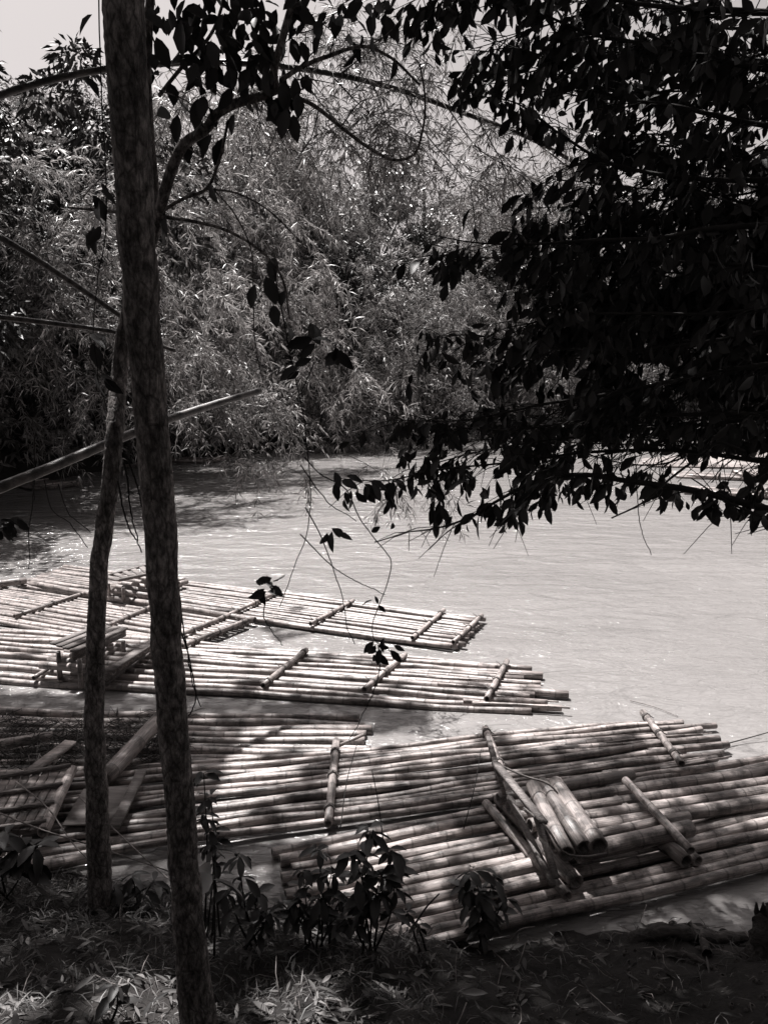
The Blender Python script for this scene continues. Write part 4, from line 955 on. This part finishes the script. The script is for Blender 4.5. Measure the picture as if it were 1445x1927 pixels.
vine('long bare twig dangling below the leafy branch at the right',
  [[(1190, 830, 5.0), (1197, 880, 5.0), (1200, 950, 5.0), (1208, 1000, 5.0), (1225, 1052, 5.0)], [(1243, 840, 5.0), (1243, 900, 5.0)], [(1422, 900, 4.9), (1417, 1008, 4.9)]], [], .004)
vine('dark leafy sprig entering at the left edge over the river', [[(-60, 960, 4.6), (-10, 975, 4.6), (30, 1000, 4.6)]],
  [(5, 990, 4.6, 8, .1, .2, -.8), (22, 985, 4.6, 7, .1, .4, -.7), (-5, 975, 4.6, 6, .1, .1, -.5)])

# ------------------------------------------------------------------ near bank plants
def bank_shrub(name, label, px, py, tops, leafL, nleaf=9, W=.42, mat='shrubleaf', spread=.5, cat='shrub'):
    b = G(px, py); t = thing(name, label, cat, b); mb = MB(); fb = MB()
    for (x, y, dY) in tops:
        e = D(x, y, b[1] + dY); q = smooth_path([b + rng.normal(size=3) * [.04, .04, 0], (b + e) / 2 + rng.normal(size=3) * .03, e], 14)
        add_tube(mb, q, np.linspace(.009, .003, 14), 6)
        for (tt, nn) in ((13, nleaf), (10, nleaf - 3), (7, nleaf - 5)):
            if nn < 1: continue
            p = np.repeat(q[tt][None], nn, 0) + rng.normal(size=(nn, 3)) * .012; a = np.linspace(0, 6.28, nn, endpoint=False) + rng.uniform(0, 1)
            dr = np.stack([np.cos(a), np.sin(a), rng.uniform(-.9, .35, nn)], 1); L = leafL * rng.uniform(.65, 1.2, nn)
            leaves_broad(fb, p, dr, L, L * W, .35, nrm=unit(rng.normal(size=(nn, 3)) * .25 + [0, 0, 1]), wst=(.5, 1, .75))
    o = mb.build('stems', M['twig'], t, loc=b); o.location = (0, 0, 0)
    o = fb.build('leaves', M[mat], t, loc=b); o.location = (0, 0, 0); return t
bank_shrub('bank_shrub', 'tall dark shrub in front of the nearest raft, left of the middle', 690, 1790, [(697, 1562, 0), (735, 1600, .05), (665, 1610, -.05), (715, 1650, .0), (745, 1640, .1), (690, 1690, .0)], .15, 9)
bank_shrub('bank_shrub', 'broad dark shrub just left of the tall one, hiding the raft ends', 600, 1790, [(600, 1600, 0), (570, 1640, .05), (625, 1640, 0), (560, 1690, 0), (640, 1690, .05), (530, 1700, 0), (600, 1690, -.1), (650, 1730, -.1)], .12, 9)
bank_shrub('bank_shrub', 'drooping dark shrub at the near corner of the nearest raft', 905, 1790, [(890, 1640, 0), (930, 1650, .05), (870, 1670, 0), (950, 1690, .05), (905, 1690, 0), (915, 1720, 0)], .14, 9)
bank_shrub('bank_shrub', 'small seedling between the drooping shrub and the broad shrub', 775, 1790, [(765, 1715, 0), (790, 1740, 0)], .09, 5)
bank_shrub('bank_shrub', 'leafy sapling rising against the right side of the thick trunk', 398, 1760, [(384, 1455, .1), (398, 1500, .1), (392, 1545, .05), (405, 1580, .05)], .115, 8)
bank_shrub('broadleaf_plant', 'plant with big pale glossy leaves right of the thick trunk base', 398, 1800, [(402, 1650, -.1)], .26, 3, .5, 'paleleaf', cat='plant')
bank_shrub('broadleaf_plant', 'low plant with drooping leaves by the left foot of the thick trunk', 215, 1925, [(218, 1858, 0)], .13, 6, .45, cat='plant')
bank_shrub('broadleaf_plant', 'dark plant at the left edge below the slatted panel', 10, 1700, [(5, 1570, 0), (40, 1600, 0), (-20, 1620, 0), (70, 1590, .0)], .2, 7, .45, cat='plant')
bank_shrub('broadleaf_plant', 'low dark plant between the two trunk feet', 250, 1720, [(250, 1650, 0), (215, 1670, 0), (290, 1660, 0)], .15, 7, .35, cat='plant')
bank_shrub('bank_shrub', 'low dark shrub left of the broad one behind the pale leaves', 470, 1790, [(450, 1610, 0), (480, 1680, 0), (510, 1720, 0), (430, 1680, 0)], .13, 8)

# litter, grass, twigs on the near bank
def on_bank(n, x0=-3.4, x1=3.6, y0=2.6, y1=6.4):
    x = rng.uniform(x0, x1, n); y = rng.uniform(y0, y1, n); k = y < shore(x) - .05; x, y = x[k], y[k]; return np.stack([x, y, bank(x, y)], 1)
mb = MB(); p = on_bank(9000); keep = rng.random(len(p)) < np.where(p[:, 0] < .2, 1, .28); p = p[keep]; p[:, 2] += .012 + rng.random(len(p)) * .02
n = len(p); a = rng.uniform(0, 6.28, n); dr = np.stack([np.cos(a), np.sin(a), rng.normal(size=n) * .25], 1); L = .07 * rng.uniform(.3, 1.9, n)
leaves_broad(mb, p, dr, L, L * rng.uniform(.06, .3, n), .15, nrm=unit(rng.normal(size=(n, 3)) * .4 + [0, 0, 1]))
tag(mb.build('leaf_litter', M['litter']), 'dry fallen leaves scattered over the near bank', 'leaf litter', kind='stuff')
mb = MB(); p = on_bank(22000); dn2 = np.where(p[:, 0] < .3, .9, .18) * (.4 + .6 * (np.sin(p[:, 0] * 6 + p[:, 1] * 3) * np.sin(p[:, 1] * 7) > -.2)); p = p[rng.random(len(p)) < dn2]; n = len(p)
a = rng.uniform(0, 6.28, n); dr = np.stack([np.cos(a), np.sin(a), rng.uniform(.05, 1.3, n)], 1)
leaves_quad(mb, p, dr, .16 * rng.uniform(.4, 1.5, n), .006, .45)
tag(mb.build('grass', M['grassblade']), 'sparse grass blades growing on the near bank', 'grass', kind='stuff')
mb = MB(); p = on_bank(520); 
for c in p:
    a = rng.uniform(0, 6.28); l = rng.uniform(.05, .28); d_ = np.array([math.cos(a), math.sin(a), rng.normal() * .15]) * l
    add_tube(mb, [c + [0, 0, .02], c + d_ * .5 + [0, 0, .03] + rng.normal(size=3) * .01, c + d_ + [0, 0, .02]], [.0035, .003, .002], 4)
tag(mb.build('twig_litter', M['stick']), 'broken twigs strewn across the near bank', 'twigs', kind='stuff')
mb = MB(); p = on_bank(900, .2, 3.6)
for c in p[:500]:
    r = rng.uniform(.008, .028); V, F = tube(np.array([[0, 0, -.6], [0, 0, -.2], [0, 0, .3], [0, 0, .5]]) * r, np.array([.5, 1, .8, .3]) * r, 6); V = V * rng.uniform(.7, 1.3, 3) + c; mb.add(V, F)
tag(mb.build('pebbles', M['driftwood']), 'small pebbles and clods in the dark mud', 'pebbles', kind='stuff')
# pale fallen leaf
mb = MB(); c = G(868, 1878) + [0, 0, .03]; leaves_broad(mb, c[None], np.array([[1, .05, .02]]), [.15], [.05], .08, nrm=np.array([[0, -.2, 1.0]]))
tag(mb.build('fallen_leaf', M['paleleaf'], loc=c), 'single pale fallen leaf lying on the dark mud near the bottom', 'leaf')
# driftwood roots at the right
def rootlog(name, label, pts, r0, r1):
    q = smooth_path(pts, 30); mb = MB(); V, F = tube(q, np.linspace(r0, r1, 30) * (1 + .2 * np.sin(np.arange(30) * 1.1)), 12); V = V + rng.normal(size=V.shape) * r0 * .08; mb.add(V, F)
    return tag(mb.build(name, M['driftwood'], None, loc=q[0]), label, 'driftwood')
rootlog('driftwood_log', 'low driftwood log on the mud at the water edge, right', [G(1190, 1770) + [0, 0, .0], G(1250, 1768) + [0, 0, .07], G(1320, 1776) + [0, 0, .05], G(1400, 1768) + [0, 0, .02]], .05, .035)
rootlog('driftwood_branch', 'short forked driftwood branch sticking up from the log', [G(1330, 1800) + [0, 0, .02], G(1310, 1775) + [0, 0, .08], G(1294, 1765) + [0, 0, .12]], .03, .02)
rootlog('driftwood_branch', 'curved root lying below the log, pointing at the lower right', [G(1230, 1800) + [0, 0, .01], G(1290, 1810) + [0, 0, .05], G(1350, 1830) + [0, 0, .01]], .03, .012)
sb = G(1440, 1800); st = MB()
q = smooth_path([sb - [0, 0, .1], sb + [0, 0, .12], sb + [.02, 0, .3]], 12); V, F = tube(q, np.linspace(.13, .07, 12), 14); V = V + rng.normal(size=V.shape) * .014; st.add(V, F)
for k in range(5): a = rng.uniform(0, 6.28); add_tube(st, [sb + [0, 0, .1], sb + [math.cos(a) * .08 - .05, math.sin(a) * .05, .28], sb + [math.cos(a) * .1 - .08, 0, .38]], [.03, .018, .006], 6)
tag(st.build('tree_stump', M['driftwood'], None, loc=sb), 'broken dark stump at the right edge of the bank', 'stump')
# forked twig at water edge and long sticks
def stick(label, lst, r, mat='stick', name='stick', cat='stick', wz=True):
    pts = [np.array(P(x, y, z)) for x, y, z in lst]; q = smooth_path(pts, 16); mb = MB(); add_tube(mb, q, np.linspace(r, r * .6, 16), 6); return tag(mb.build(name, M[mat], None, loc=q[0]), label, cat)
stick('pale bent twig at the water edge beside the drooping shrub', [(960, 1772, .08), (978, 1750, .15), (1005, 1744, .18)], .006, 'stick')
stick('dark stick leaning up before the raft, left of the drooping shrub', [(780, 1740, .2), (800, 1710, .3), (826, 1682, .45)], .008, 'twig')
stick('mooring rope stretched from the long raft tips to the right edge', [(1330, 1408, .08), (1380, 1396, .04), (1460, 1374, .1)], .008, 'twig', 'mooring_rope', 'rope')
stick('thin floating twig on the water above the long raft end', [(1185, 1318, .02), (1230, 1330, .02), (1275, 1348, .015)], .006, 'stick')
for k, (lab, lst) in enumerate((('left one of the thin stalks standing before the long raft', [(640, 1560, .3), (655, 1460, .6), (672, 1400, .8)]), ('right one of the thin stalks standing before the long raft', [(872, 1560, .3), (893, 1480, .6), (905, 1410, .8)]), ('low thin stalk in front of the middle of the nearest raft', [(722, 1590, .3), (710, 1500, .6), (700, 1450, .8)]))):
    stick(lab, [(x, y, z) for x, y, z in lst], .005, 'twig', 'thin_stalk', 'stalk')
for k, (lab, lst) in enumerate((('long dry stalk crossing behind the slim trunk foot', [(0, 1530, .5), (90, 1565, .5), (170, 1590, .4), (320, 1640, .3)]), ('dry stalk slanting down to the thick trunk foot', [(150, 1500, .6), (215, 1560, .5), (290, 1630, .4), (325, 1660, .4)]), ('dry bent stalk in front of the slatted panel', [(30, 1470, .5), (90, 1520, .45), (140, 1590, .4), (200, 1650, .35)]))):
    stick(lab, lst, .007, 'stick', 'dry_stalk', 'stalk')
# brush floating among the sunken raft
mb = MB()
for k in range(900):
    c = P(rng.uniform(-40, 345), rng.uniform(1372, 1452), 0) ; hgt = rng.uniform(.03, .2); a = rng.uniform(0, 6.28); l = rng.uniform(.08, .4)
    d_ = np.array([math.cos(a), math.sin(a) * .7, rng.normal() * .3]) * l; m_ = rng.normal(size=3) * .05
    add_tube(mb, [c + [0, 0, hgt], c + d_ * .5 + m_ + [0, 0, hgt], c + d_ + [0, 0, max(0.02, hgt - .05)]], [.005, .004, .002], 4, cap=False)
tag(mb.build('brush_pile', M['driftwood']), 'tangled heap of floating brush and twigs behind the slim trunk', 'brush pile')
